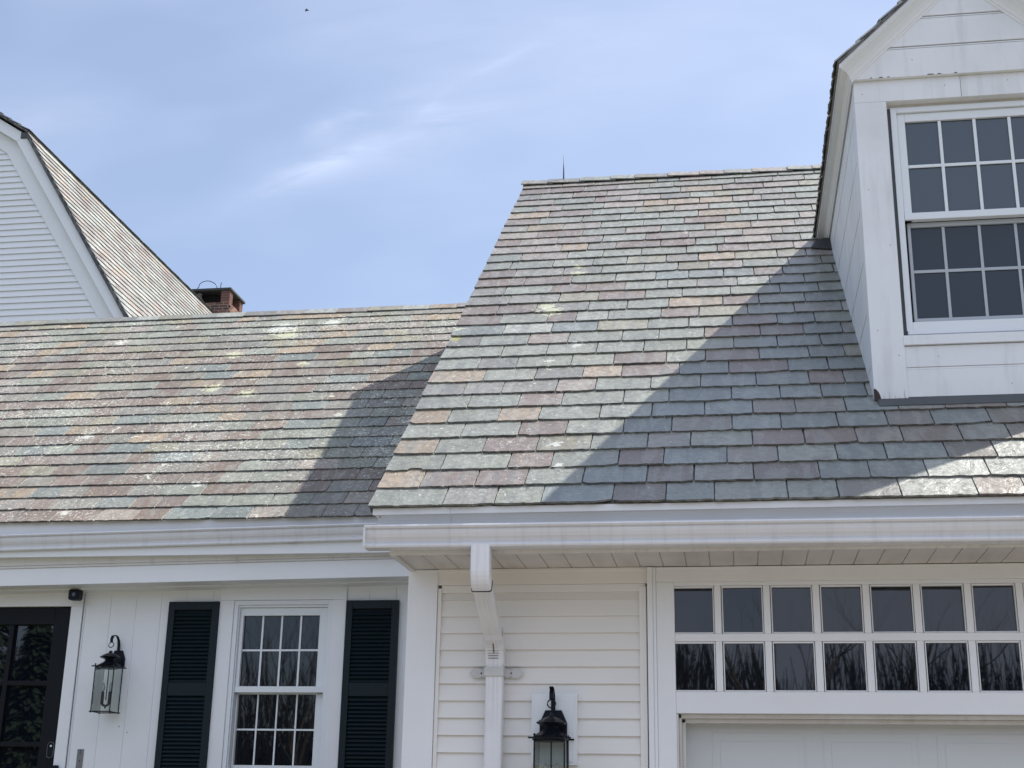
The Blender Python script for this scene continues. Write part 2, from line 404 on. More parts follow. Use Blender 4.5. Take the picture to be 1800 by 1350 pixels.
mb.hexa([rp(-2.02, .02, -.03), rp(XE, .02, -.03), rp(XE, RL, -.03), rp(-2.02, RL, -.03), rp(-2.02, .02, .004), rp(XE, .02, .004), rp(XE, RL, .004), rp(-2.02, RL, .004)])
# back slope
yr, zr = OR.y + RL * CS, OR.z + RL * SN
mb.hexa([(-2.02, yr, zr - .03), (XE, yr, zr - .03), (XE, yr + 5, zr - 5 * .851 - .03), (-2.02, yr + 5, zr - 5 * .851 - .03),
         (-2.02, yr, zr), (XE, yr, zr), (XE, yr + 5, zr - 5 * .851), (-2.02, yr + 5, zr - 5 * .851)])
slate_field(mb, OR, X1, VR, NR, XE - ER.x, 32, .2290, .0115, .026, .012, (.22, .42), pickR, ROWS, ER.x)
ms = slate_mat('garage slate', 1.15, [(-1.32, 9.86, 5.41, .11, YG), (-1.36, 9.95, 5.49, .09, YG), (-1.05, 9.28, 4.93, .06, WG), (-1.18, 10.55, 6.01, .07, YG), (-1.20, 10.70, 6.13, .05, YG),
        (-2.0, 9.62, 5.19, .05, YG), (-1.98, 9.45, 5.07, .06, (.38, .36, .12)), (-.30, 11.4, 6.7, .05, WG), (-1.03, 7.99, 3.83, .05, WG), (-1.22, 9.05, 4.72, .045, WG), (-.98, 7.76, 3.62, .035, WG)], .29, .6)
roofG = mb.build('roof', ms, G, attrs=True)
# ridge caps
mb = MB(); u = 0.0; k = 0
OC = Vector((-2.03, 7.41, 3.305)) + VR * (RL - .115)
mb.cc = (.03,) * 3
while u < XE + 2.0:
    wd = random.uniform(.24, .36); mb.cc = tint(random.choice('GSWGpS'))
    lift = .034 + random.uniform(0, .008)
    b = [OC + X1 * (u - .02) + NR * (lift + .012), OC + X1 * (u + wd + .03) + NR * lift]
    vtop = VR * .135
    a0, a1 = b; t = NR * .011
    mb.sd = random.random()
    j = lambda: VR * random.uniform(-.006, .006)
    p0, p1 = a0 + j(), a1 + j()
    mb.hexa([p0 - t, p1 - t, a1 + vtop - t, a0 + vtop - t, p0, p1, a1 + vtop, a0 + vtop])
    bk = Vector((0, .12, -.10))
    mb.hexa([a0 + vtop - t, a1 + vtop - t, a1 + vtop + bk - t, a0 + vtop + bk - t, a0 + vtop - t * .1, a1 + vtop - t * .1, a1 + vtop + bk, a0 + vtop + bk])
    u += wd
mr = slate_mat('ridge slate', .5)
mb.build('ridge_cap', mr, roofG, attrs=True)
# --- lightning rod on the ridge
mb = MB(); mb.tube([(-1.61, 12.98, 8.02), (-1.61, 12.98, 8.20), (-1.61, 12.98, 8.38)], [.008, .007, .002], 8); mb.lathe((-1.61, 12.98, 8.04), [(.02, 0), (.02, .03), (.01, .05)], 8)
mb.build('lightning_rod', M_['rodm'], G, smooth=True)
# --- walls: body (hidden box) and siding courses
mb = MB(); mb.box(-1.93, XE - .15, 8.42, 18.4, 0, 3.25); mb.box(-1.93, -.335, 8.06, 8.42, 0, 3.25); mb.box(2.452, XE - .15, 8.06, 8.42, 0, 3.25); mb.box(-.335, 2.452, 8.06, 8.42, 2.262, 3.25)
mb.poly([(-1.931, 8.06, 3.25), (-1.931, 18.4, 3.25), (-1.931, 13.0, 7.95)]); mb.poly([(XE - .15, 8.06, 3.25), (XE - .15, 18.4, 3.25), (XE - .15, 13.0, 7.95)])
mb.build('wall', M_['vinyl'], G)
def siding(x0, x1, ztop, z0, e, y, mbx=None, proud=.019):
    m = mbx or MB(); z = z0
    zs = []
    while z > 0: zs.append(z); z -= e
    zs = [z0 + e] + zs if z0 + e < ztop else zs
    prev = ztop
    for z in zs:
        m.hexa([(x0, y - proud, z), (x1, y - proud, z), (x1, y + .03, z), (x0, y + .03, z), (x0, y - .001, prev), (x1, y - .001, prev), (x1, y + .03, prev), (x0, y + .03, prev)])
        prev = z
    return m
siding(-1.712, -.515, 2.925, 2.785, .0973, 8.026).build('siding', M_['vinyl'], G)
siding(2.62, XE - .3, 2.925, 2.785, .0973, 8.026).build('siding', M_['vinyl'], G)
B((-1.712, -.50, 8.008, 8.03, 2.925, 2.970), (-1.7325, -1.7105, 8.000, 8.03, .3, 2.952), (-.536, -.500, 8.000, 8.03, .3, 2.955), (-.512, -.495, 7.997, 8.0, .3, 2.952)).build('trim_channel', M_['vinyl'], G, .002)
B((-1.738, -.489, 8.002, 8.03, 2.971, 3.058), (-1.738, -.489, 7.996, 8.002, 3.045, 3.066)).build('frieze_board', M_['vinyl'], G, .002)
mb = B((-1.914, -1.7345, 7.99, 8.10, 0, 3.062)); mb.box(-1.914, -1.893, 8.1, 8.25, 0, 3.05); mb.build('corner_board', M_['trim'], G, .003)
# --- soffit with V-grooves
mb = MB(); x = -1.873
while x < XE - .1:
    x2 = x + .1305; mb.box(x, x2, 7.482, 7.992, 3.0665, 3.0733); x = x2 + .0045
mb.build('soffit', M_['soffit'], G, .002)
B((-1.9, XE, 7.49, 8.03, 3.0735, 3.10)).build('soffit_backing', M_['soffit'], G)
# --- fascia, crown, rake return
mb = B((-1.905, XE, 7.470, 7.4815, 3.058, 3.20), (-1.905, -1.874, 7.4815, 7.992, 3.052, 3.12), (-1.905, XE, 7.478, 7.494, 3.0545, 3.0665)); mb.build('fascia', M_['fascia'], G, .0015)
prof = [(7.478, 3.20), (7.470, 3.20), (7.469, 3.214), (7.466, 3.232), (7.460, 3.246), (7.451, 3.260), (7.442, 3.270), (7.440, 3.272), (7.425, 3.277), (7.425, 3.314), (7.478, 3.350)]
mb = MB(); mb.extr(prof, -1.925, -1.5535, miter=1.0, yref=7.475 + .028); mb.extr(prof, -1.5525, XE)
nl = len(prof)
mb.rings([[(-1.925 - (7.503 - y), y, z) for y, z in prof], [(-1.925 - (7.503 - y), 7.9, z + .36) for y, z in prof]])
mb.build('crown_molding', M_['trimx'], G, .0008)
# rake board following the slope
mb = MB(); mb.hexa([(-1.985, 7.475, 3.18), (-1.93, 7.475, 3.18), (-1.93, 12.98, 7.86), (-1.985, 12.98, 7.86), (-1.985, 7.475, 3.31), (-1.93, 7.475, 3.31), (-1.93, 12.98, 7.99), (-1.985, 12.98, 7.99)])
mb.build('rake_board', M_['trim'], G)
# --- gutters
def gutter_prof(yf, yb, zt, zb):
    h = zt - zb
    return [(yb, zt - .004), (yb, zb), (yf + .036, zb), (yf + .028, zb + .004), (yf + .024, zb + .012), (yf + .026, zb + .021), (yf + .036, zb + .026), (yf + .046, zb + .033), (yf + .040, zb + .046), (yf + .026, zb + .060), (yf + .017, zb + .078),
            (yf + .014, zt - .034), (yf + .017, zt - .023), (yf + .003, zt - .020), (yf - .003, zt - .011), (yf + .001, zt - .002), (yf + .007, zt), (yf + .013, zt - .005),
            (yf + .018, zt - .020), (yf + .021, zb + .080), (yf + .048, zb + .040), (yf + .032, zb + .006), (yb - .004, zb + .006), (yb - .004, zt - .004)]
mb = MB(); mb.extr(gutter_prof(7.352, 7.468, 3.206, 3.078), -2.026, XE, dz=-.018); gut = mb.build('gutter', M_['gutter'], G)
mb = MB(); pp = gutter_prof(7.352, 7.468, 3.206, 3.078)[:17]; mb.rings([[(-2.030, y, z) for y, z in pp], [(-2.0245, y, z) for y, z in pp]])
mb.box(-2.032, -2.020, 7.350, 7.357, 3.082, 3.19); mb.build('end_cap', M_['gutter'], gut)
# --- downspout: outlet, front elbow, slanted offset, wall elbow, vertical run
def rectring(c, fwd, hw, hd, rr=.013):
    c = Vector(c); f = Vector(fwd).normalized(); s = Vector((1, 0, 0)); d = s.cross(f).normalized(); pts = []
    for (sx, sy) in ((1, 1), (-1, 1), (-1, -1), (1, -1)):
        cx, cy = sx * (hw - rr), sy * (hd - rr); a0 = math.atan2(sy, sx)
        order = (-R(45), 0, R(45))
        for da in order: pts.append(c + s * (cx + rr * math.cos(a0 + da)) + d * (cy + rr * math.sin(a0 + da)))
    return pts
def spout(path, hw, hd, ridged=0.0):
    m = MB(); rs = []; P = [Vector(p) for p in path]
    for i, p in enumerate(P):
        t = P[min(i + 1, len(P) - 1)] - P[max(0, i - 1)]
        g = 1 + (ridged if i % 2 else 0)
        rs.append(rectring(p, t, hw * g, hd * g))
    m.rings(rs); return m
DX = -1.368
path = [(DX, 7.412, 3.09), (DX, 7.412, 3.02), (DX, 7.412, 2.95)]
for k in range(1, 12):
    a = R(62) * k / 11; path.append((DX, 7.412 + .09 * (1 - math.cos(a)), 2.955 - .09 * math.sin(a)))
ds = spout([(DX, 7.945, 2.53), (DX, 7.945, 1.2), (DX, 7.945, .2)], .051, .037).build('downspout', M_['spout'], G, smooth=False)
spout(path, .054, .040, .018).build('elbow', M_['spout'], ds)
e0 = Vector(path[-1]); d0 = Vector((0, math.sin(R(62)), -math.cos(R(62))))
e1 = Vector((DX, 7.862, e0.z - (7.862 - e0.y) * math.cos(R(62)) / math.sin(R(62))))
spout([e0 - d0 * .02, (e0 + e1) / 2, e1], .0515, .0365).build('offset_pipe', M_['spout'], ds)
p2 = [tuple(e1 - d0 * .03)]
for k in range(0, 13):
    a = R(62) * (1 - k / 12); p2.append((DX, 7.945 - .156 * (1 - math.cos(a)), 2.515 + .156 * math.sin(a)))
p2.append((DX, 7.945, 2.49))
spout(p2, .054, .039, .022).build('elbow', M_['spout'], ds)
# seams, dirt lines and cracked crimp ribs
def seam(c, d, hw, hd):
    m = MB(); c = Vector(c); d = Vector(d).normalized() * .0022; m.rings([rectring(c - d, d, hw, hd), rectring(c + d, d, hw, hd)]); m.build('seam', M_['rot'], ds)
seam(e0 + d0 * .004, d0, .0585, .0425); seam(e1 - d0 * .012, d0, .0555, .0405)
for k in range(3, 11):
    c = Vector(p2[k + 2]); yy = c.y - .0432
    m = MB(); m.box(DX - random.uniform(.028, .040), DX + random.uniform(.022, .036), yy - .0006, yy + .004, c.z - .0012, c.z + .0012); m.build('crimp_stain', M_['rot'], ds)
m = MB(); m.hexa([(DX - .003, p2[10][1] - .0432, p2[10][2]), (DX + .001, p2[10][1] - .0432, p2[10][2]), (DX + .001, p2[10][1] - .03, p2[10][2]), (DX - .003, p2[10][1] - .03, p2[10][2]),
        (DX - .003, p2[2][1] - .0436, p2[2][2]), (DX + .002, p2[2][1] - .0436, p2[2][2]), (DX + .002, p2[2][1] - .03, p2[2][2]), (DX - .003, p2[2][1] - .03, p2[2][2])]); m.build('crimp_stain', M_['rot'], ds)
# decorative strap: centre band and scalloped ears with bolt holes
mb = B((DX - .056, DX + .056, 7.899, 7.99, 2.428, 2.478))
for sgn in (-1, 1):
    pts = []
    for t, h in ((0, .021), (.02, .019), (.03, .014), (.042, .023), (.056, .021), (.066, .026), (.080, .018), (.098, .006), (.106, 0)):
        pts.append((DX + sgn * (.055 + t), h * 1.25))
    full = pts + [(x, -h) for x, h in reversed(pts[:-1])]
    mb.rings([[(x, 7.985, 2.452 + h) for x, h in full], [(x, 7.990, 2.452 + h) for x, h in full]])
strap = mb.build('strap', M_['strap'], ds, .0015)
for sgn in (-1, 1): mb = MB(); mb.tube([(DX + sgn * .088, 7.982, 2.452), (DX + sgn * .088, 7.9855, 2.452)], .0048, 10); mb.build('bolt', M_['rot'], ds)
# --- garage door opening, transom
cas = B((-.488, -.456, 7.975, 8.06, 0, 3.062), (-.4555, -.437, 7.981, 8.06, 0, 3.062), (-.4365, -.3325, 7.990, 8.06, 0, 2.975), (-.4365, 2.6, 7.990, 8.06, 2.9755, 3.063),
        (2.45, 2.60, 7.985, 8.06, 0, 2.975))
cas.build('door_casing', M_['trim'], G, .0025)
PP, PW, NP = .2782, .228, 10
tf = MB(); tf.box(-.332, 2.4495, 7.9905, 8.055, 2.9515, 2.975); tf.box(-.332, 2.4495, 7.9905, 8.055, 2.632, 2.676); tf.box(-.332, 2.4495, 7.9905, 8.055, 2.231, 2.351)
xs = [-.337 + PP * k for k in range(NP)]
for k in range(NP):
    xa = xs[k] + PW + .004; xb = xs[k + 1] - .004 if k < NP - 1 else 2.4495
    for za, zb in ((2.6765, 2.951), (2.3515, 2.6315)):
        tf.box(xa + .002, xb - .002, 7.9915, 8.055, za, zb)
tfo = tf.build('transom_frame', M_['trim'], G, .002)
bd = MB(); gp = MB()
for k in range(NP):
    x0, x1 = xs[k] - .001, xs[k] + PW + .003
    for za, zb in ((2.6775, 2.950), (2.3525, 2.6305)):
        for b in ((x0, x0 + .006, za, zb), (x1 - .006, x1, za, zb), (x0 + .0062, x1 - .0062, zb - .009, zb), (x0 + .0062, x1 - .0062, za, za + .007)):
            bd.box(b[0], b[1], 7.999, 8.03, b[2], b[3])
        a, c = random.uniform(-.003, .003), (.008 if za > 2.6 else -.001) + random.uniform(-.003, .002)
        gp.poly([(x0, 8.018 - a, za), (x1, 8.018 + a, za), (x1, 8.018 + a + c, zb), (x0, 8.018 - a + c, zb)])
bd.build('glazing_bead', M_['trim'], tfo, .0012)
gp.build('pane', M_['pane'], tfo)
# door recess, stops and raised panels
B((-.332, 2.45, 8.0565, 8.36, 2.2365, 2.26)).build('head_jamb', M_['fascia'], G)
B((-.334, -.322, 8.0, 8.36, 0, 2.230), (-.3215, -.306, 8.05, 8.36, 0, 2.230), (-.3055, -.286, 8.10, 8.36, 0, 2.230), (-.3215, 2.45, 8.05, 8.12, 2.208, 2.230), (-.3055, 2.45, 8.10, 8.16, 2.186, 2.2075)).build('door_stop', M_['fascia'], G, .002)
gd = MB(); gd.box(-.32, 2.46, 8.215, 8.26, 0, 2.30)
z = 2.150
for row in range(4):
    x = -.140
    while x < 2.3:
        w_ = .53; za, zb = z - .40, z - .010
        for (a, b, c, d) in ((x, x + w_, zb - .012, zb), (x, x + w_, za, za + .012), (x, x + .012, za + .0125, zb - .0125), (x + w_ - .012, x + w_, za + .0125, zb - .0125)): gd.box(a, b, 8.2125, 8.2155, c, d)
        gd.box(x + .045, x + w_ - .045, 8.2125, 8.2155, za + .045, zb - .048)
        x += w_ + .093
    z -= .53
gd.build('garage_door', M_['door'], G, .0015)
# mounting block for the lantern
blk = MB(); blk.box(-1.153, -.892, 7.952, 8.02, 1.94, 2.335); blk.box(-1.137, -.908, 7.944, 7.9515, 1.956, 2.319)
blk.box(-1.115, -.93, 7.940, 7.9435, 1.965, 2.297); blk.build('mounting_block', M_['window'], G, .003)

# ================================================================= DORMER (part of the garage)
DXL, DXR, DY = .912, 2.378, 8.38; AX = (DXL + DXR) / 2
SL = .949                                   # roof slope dz/dx
def roofz(y): return 3.305 + (y - 7.41) * SN / CS
wall = MB()
y = 0
levels = [3.9, 4.42, 4.78, 5.14, 5.50, 5.86, 6.19, 6.42]
for side, sx in ((DXL, 1), (DXR, -1)):
    for i in range(len(levels) - 1):
        za, zb = levels[i] + .004, levels[i + 1] - .006
        wall.hexa([(side + .002 * sx, DY + .01, za), (side + .03 * sx, DY + .01, za), (side + .03 * sx, 11.3, za), (side + .002 * sx, 11.3, za),
                   (side + .002 * sx, DY + .01, zb), (side + .03 * sx, DY + .01, zb), (side + .03 * sx, 11.3, zb), (side + .002 * sx, 11.3, zb)])
        wall.box(min(side - .001 * sx, side + .03 * sx), max(side - .001 * sx, side + .03 * sx), DY + .01, 11.3, zb + .0005, zb + .0095)
dorm = wall.build('dormer', M_['dtrim'], G, .003)
dorm['label'] = 'white gabled dormer with twelve-light sash window'
B((DXL + .031, DXR - .031, 8.52, 11.4, 4.0, 6.40)).build('dormer_core', M_['dark'], dorm)
# front boards
fb = B((DXL, 1.117, DY, DY + .11, 4.118, 6.2365), (DXR - .205, DXR, DY, DY + .11, 4.118, 6.2365), (DXL, DXR, DY, DY + .11, 6.237, 6.396))
fb.build('corner_board', M_['dtrim'], dorm, .003)
pn = B((1.1175, DXR - .2055, DY + .012, DY + .05, 4.374, 4.512), (1.1175, DXR - .2055, DY + .012, DY + .05, 4.160, 4.3565), (1.1175, DXR - .2055, DY + .016, DY + .05, 4.358, 4.3725), (1.1175, DXR - .2055, DY + .006, DY + .05, 4.142, 4.1575))
pn.build('apron_panel', M_['dtrim'], dorm, .002)
B((1.113, DXR - .201, DY - .006, DY + .10, 4.516, 4.580)).build('window_sill', M_['dtrim'], dorm, .003)
B((1.118, DXR - .206, DY + .065, DY + .10, 6.2125, 6.2365)).build('head_trim', M_['soffit'], dorm)
# pediment boards (y 8.35 front)
ped = MB()
def gx(z, off=0.0): return (7.083 - off - z) / SL      # half width at height z
bands = [(6.3965, 6.604), (6.626, 6.827), (6.849, 7.06)]
for za, zb in bands:
    a, b = gx(za) + .03, gx(zb) + .03
    ped.rings([[(AX - a, 8.350, za), (AX + a, 8.350, za), (AX + max(b, .01), 8.350, zb), (AX - max(b, .01), 8.350, zb)], [(AX - a, 8.45, za), (AX + a, 8.45, za), (AX + max(b, .01), 8.45, zb), (AX - max(b, .01), 8.45, zb)]])
for z in (6.6085, 6.8315):
    a = gx(z) + .03; ped.box(AX - a, AX + a, 8.354, 8.45, z + .001, z + .011)
ped.build('pediment', M_['dtrim'], dorm, .002)
# chipped paint on the ledge edge
for x, wd in ((1.075, .03), (1.13, .018), (1.385, .05), (1.45, .03), (1.56, .022), (1.02, .015)):
    mb = MB(); mb.rings([[(x, 8.3485, 6.399), (x + wd, 8.3485, 6.399), (x + wd * .9, 8.3485, 6.404), (x + wd * .3, 8.3485, 6.4055)], [(x, 8.352, 6.399), (x + wd, 8.352, 6.399), (x + wd * .9, 8.352, 6.404), (x + wd * .3, 8.352, 6.4055)]]); mb.build('chipped_paint', M_['rot'], dorm)
# raking crown: profile swept up both slopes, then back along the eaves
# profile given as (projection from wall face, vertical drop below slate line)
cp = [(0.0, .190), (.014, .190), (.018, .172), (.024, .165), (.030, .140), (.048, .105), (.075, .075), (.094, .060), (.096, .050), (.104, .048), (.104, .006), (0.0, .006)]
def crown_pt(px, dz, x, sgn): pass
ZS = 7.274                                   # slate line at the apex
cr = MB()
for sgn in (-1, 1):
    xe = DXL if sgn < 0 else DXR
    top = [(AX, 8.36 - q, ZS - dz) for q, dz in cp]
    eave = []; back = []
    for q, dz in cp:
        xq = xe + sgn * q * .92; zq = ZS - abs(xq - AX) * SL - dz + (.0 if q > .05 else 0)
        eave.append((xq, 8.36 - q, zq))
    for (x, yy, z_) in eave: back.append((x, 11.4, z_))
    cr.rings([top, eave, back])
cr.build('crown_molding', M_['trim'], dorm)
# dormer roof slates
dr = MB(); 
A_ = math.atan(SL); c_, s_ = math.cos(A_), math.sin(A_)
for sgn in (-1, 1):
    O_ = Vector((AX - sgn * (AX - .800) * -1 if sgn > 0 else .800, 8.235, 0))
    xe = .800 if sgn < 0 else 2 * AX - .800
    O_ = Vector((xe, 8.235, ZS - abs(xe - AX) * SL - .004))
    Vv = Vector((-sgn * c_, 0, s_)); Nn = Vector((sgn * s_, 0, c_)); Uu = Vector((0, 1, 0))
    dr.cc = (.03,) * 3
    Lr = (AX - .800) / c_
    q = lambda u, v, h: O_ + Uu * u + Vv * v + Nn * h
    dr.hexa([q(.008, .01, -.012), q(3.3, .01, -.012), q(3.9, Lr, -.012), q(.008, Lr, -.012), q(.008, .01, .006), q(3.3, .01, .006), q(3.9, Lr, .006), q(.008, Lr, .006)])
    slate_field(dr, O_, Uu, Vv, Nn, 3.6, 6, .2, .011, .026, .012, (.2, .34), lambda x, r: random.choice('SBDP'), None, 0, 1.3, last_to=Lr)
drm = slate_mat('far slate', .3)
dr.build('dormer_roof', drm, dorm, attrs=True)
# window unit
WY = 8.43
fr = B((1.145, 1.184, WY, WY + .09, 4.628, 6.212), (DXR + DXL - 1.184, DXR + DXL - 1.145, WY, WY + .09, 4.628, 6.212), (1.1842, DXR + DXL - 1.1842, WY, WY + .09, 6.174, 6.212), (1.1842, DXR + DXL - 1.1842, WY, WY + .09, 4.628, 4.687))
fr.box(1.150, DXR + DXL - 1.150, WY - .012, WY + .05, 4.600, 4.6275)
wf = fr.build('window_frame', M_['window'], dorm, .003)
B((1.119, 1.1435, WY + .012, WY + .08, 4.60, 6.212)).build('weather_strip', M_['lead'], wf)
B((DXR + DXL - 1.1435, DXR + DXL - 1.119, WY + .012, WY + .08, 4.60, 6.212)).build('weather_strip', M_['lead'], wf)
WXR = DXR + DXL - 1.184
us = B((1.186, 1.236, WY + .018, WY + .05, 5.395, 6.172), (WXR - .052, WXR - .002, WY + .018, WY + .05, 5.395, 6.172), (1.2362, WXR - .0522, WY + .018, WY + .05, 6.112, 6.172), (1.186, WXR - .002, WY + .004, WY + .05, 5.395, 5.444))
for k in range(1, 4):
    xx = 1.236 + .2215 * k - .011; us.box(xx, xx + .021, WY + .024, WY + .036, 5.445, 6.111)
us.box(1.237, WXR - .053, WY + .026, WY + .035, 5.775, 5.797)
us.build('upper_sash', M_['window'], wf, .003)
B((1.230, WXR - .045, WY + .038, WY + .042, 5.44, 6.118)).build('pane', M_['pane_up'], wf)
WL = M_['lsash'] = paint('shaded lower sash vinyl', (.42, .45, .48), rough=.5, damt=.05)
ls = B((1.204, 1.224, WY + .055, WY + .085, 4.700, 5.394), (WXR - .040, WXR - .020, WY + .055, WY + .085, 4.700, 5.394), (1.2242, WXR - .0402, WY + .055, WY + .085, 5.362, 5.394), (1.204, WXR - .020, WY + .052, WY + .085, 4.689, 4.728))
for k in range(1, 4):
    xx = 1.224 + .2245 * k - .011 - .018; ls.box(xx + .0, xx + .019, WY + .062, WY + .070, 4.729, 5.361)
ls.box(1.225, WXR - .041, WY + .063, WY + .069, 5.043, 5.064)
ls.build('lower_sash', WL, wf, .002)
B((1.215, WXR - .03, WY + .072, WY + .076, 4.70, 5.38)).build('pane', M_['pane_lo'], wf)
# rotted foot of the corner board, cracks, caulk and lead apron
mb = MB(); pts = [(.911, 4.235), (.921, 4.236), (.934, 4.222), (.944, 4.205), (.951, 4.180), (.955, 4.15), (.962, 4.122), (.911, 4.118)]
mb.rings([[(x, 8.3775, z) for x, z in pts], [(x, 8.384, z) for x, z in pts]])
for x, z1 in ((.972, 4.19), (1.005, 4.215), (1.038, 4.195), (1.062, 4.18), (1.096, 4.225), (1.10, 4.18)):
    mb.rings([[(x, 8.3782, 4.119), (x + .003, 8.3782, 4.119), (x - .001, 8.3782, z1)], [(x, 8.382, 4.119), (x + .003, 8.382, 4.119), (x - .001, 8.382, z1)]])
mb.build('rotten_foot', M_['rot'], dorm)
mb = MB(); mb.box(.955, 1.118, 8.368, 8.40, 4.106, 4.117, .006); mb.lathe((.962, 8.362, 4.098), [(.004, 0), (.016, .004), (.014, .014), (.004, .018)], 10)
mb.box(1.125, 1.165, 8.372, 8.385, 4.122, 4.130); mb.build('caulk_bead', M_['caulk'], dorm)
mb = MB()
def on(x, v, h): return OR + X1 * (x - ER.x) + VR * v + NR * h
va = (8.322 - 7.41) / CS
mb.hexa([on(.93, va, .024), on(2.42, va, .024), on(2.42, va + .14, .024), on(.93, va + .14, .024), on(.93, va, .028), on(2.42, va, .028), on(2.42, va + .14, .031), on(.93, va + .14, .031)])
mb.box(.96, 2.38, 8.372, 8.40, 4.09, 4.118)
mb.build('lead_flashing', M_['lead'], dorm, .001)
for x, z in ((.965, 6.30), (.965, 5.6), (1.075, 5.2), (.96, 4.62), (1.08, 4.45), (1.5, 6.33), (1.9, 6.34), (1.32, 4.44), (1.74, 4.25), (1.30, 6.52)):
    m = MB(); y_ = 8.379 if z < 6.41 else 8.3492
    if 1.12 < x < 2.15 and z < 4.51: y_ = 8.3915
    m.tube([(x, y_, z), (x, y_ + .002, z)], .0036, 8); m.build('nail_head', M_['steel'], dorm)
m = MB(); m.box(1.6, 1.602, 8.3788, 8.382, 6.24, 6.394); m.build('board_joint', M_['rot'], dorm)
for x, y_, z in ((-1.985, 7.4322, 3.30), (-1.963, 7.44, 3.268), (-1.945, 7.466, 3.225)):
    m = MB(); m.tube([(x, y_ - .001, z), (x, y_ + .003, z)], .0036, 8); m.build('nail_head', M_['rot'], G)
# small flashing wing where the dormer eave dies into the slates
mb = MB()
ve = (10.86 - 7.41) / CS
mb.hexa([on(.745, ve + .02, .026), on(.92, ve - .06, .026), on(.92, ve + .16, .026), on(.80, ve + .16, .026), on(.745, ve + .02, .030), on(.92, ve - .06, .034), on(.92, ve + .16, .075), on(.80, ve + .16, .05)])
mb.build('lead_flashing', M_['slab'], dorm)

# ================================================================= BREEZEWAY
Bz = empty('breezeway_building', (-5.2, 10.7, 0), 'low white connecting wing with lichen-spotted slate roof, dark shutters and black door', 'building')
XL, XR_ = -10.6, -1.935
TL = .0131                                   # porch beam sags to the left
def sag(x): return TL * (x + 2.47)
OL = Vector((XL, 10.230, 3.886)); LL = 5.012
mb = MB(); mb.cc = (.03,) * 3
def lp(x, v, h=0.0): return OL + X1 * (x - XL) + VR * v + NR * h
mb.hexa([lp(XL, .06, -.03), lp(-1.935, .06, -.03), lp(-1.935, LL, -.03), lp(XL, LL, -.03), lp(XL, .06, .002), lp(-1.935, .06, .002), lp(-1.935, LL, .002), lp(XL, LL, .002)])
yl, zl = OL.y + LL * CS, OL.z + LL * SN
mb.hexa([(XL, yl, zl - .03), (-1.935, yl, zl - .03), (-1.935, yl + 4, zl - 4 * .851 - .03), (XL, yl + 4, zl - 4 * .851 - .03), (XL, yl, zl), (-1.935, yl, zl), (-1.935, yl + 4, zl - 4 * .851), (XL, yl + 4, zl - 4 * .851)])
def pickL(x, r):
    q = random.random()
    if r > 17: return 'T' if q < .16 else 'p' if q < .3 else 'Y' if q < .42 else 'S' if q < .6 else 'G'
    if r < 12 and x > -4.4: return random.choices('GSPDYp', (3.4, 3, 2.8, 1.6, .6, 1))[0]
    return 'P' if q < .43 else 'S' if q < .66 else 'T' if q < .71 else 'D' if q < .78 else 'Y' if q < .81 else 'p' if q < .87 else 'G'
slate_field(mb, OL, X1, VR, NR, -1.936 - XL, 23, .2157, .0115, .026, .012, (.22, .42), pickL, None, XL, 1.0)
ml = slate_mat('breezeway slate', 1.9, [(-4.7988, 13.6095, 6.7987, 0.188, WG), (-4.6698, 13.4418, 6.6697, 0.15, YG), (-5.031, 12.3195, 5.7022, 0.112, YG), (-4.6182, 12.1905, 5.599, 0.1, YG), (-5.8695, 11.481, 5.0056, 0.088, WG),
        (-4.4118, 10.6812, 4.3219, 0.075, WG), (-5.3922, 10.32, 4.0123, 0.062, WG), (-6.579, 13.416, 6.631, 0.1, WG), (-4.257, 13.6998, 6.8632, 0.125, WG), (-5.0955, 13.029, 6.2956, 0.112, YG), (-4.257, 12.771, 6.0892, 0.075, YG), (-3.5475, 11.739, 5.212, 0.05, WG)], .65, .15)
roofL = mb.build('roof', ml, Bz, attrs=True)
mb = MB(); u = 0.0
OC = OL + VR * (LL - .115)
while u < -1.95 - XL:
    wd = random.uniform(.26, .40); wd = min(wd, -1.94 - XL - u)
    mb.cc = tint(random.choice('GSYpTGW')); mb.sd = random.random()
    lift = .030 + random.uniform(0, .006)
    a0 = OC + X1 * u + NR * (lift + .003); a1 = OC + X1 * (u + wd + .004) + NR * (lift); vtop = VR * .13; t = NR * .010
    j = lambda: VR * random.uniform(-.006, .006)
    p0, p1 = a0 + j(), a1 + j()
    mb.hexa([p0 - t, p1 - t, a1 + vtop - t, a0 + vtop - t, p0, p1, a1 + vtop, a0 + vtop])
    bk = Vector((0, .12, -.10))
    mb.hexa([a0 + vtop - t, a1 + vtop - t, a1 + vtop + bk - t, a0 + vtop + bk - t, a0 + vtop - t * .1, a1 + vtop - t * .1, a1 + vtop + bk, a0 + vtop + bk])
    u += wd
mb.build('ridge_cap', mr, roofL, attrs=True)
def lx(prof, name, m_, bev=.0015, parent=Bz, x0=XL, x1=XR_):
    q = MB(); d = sag(x1) - sag(x0); q.extr([(y, z + sag(x0)) for y, z in prof], x0, x1, dz=d); return q.build(name, m_, parent, bev)
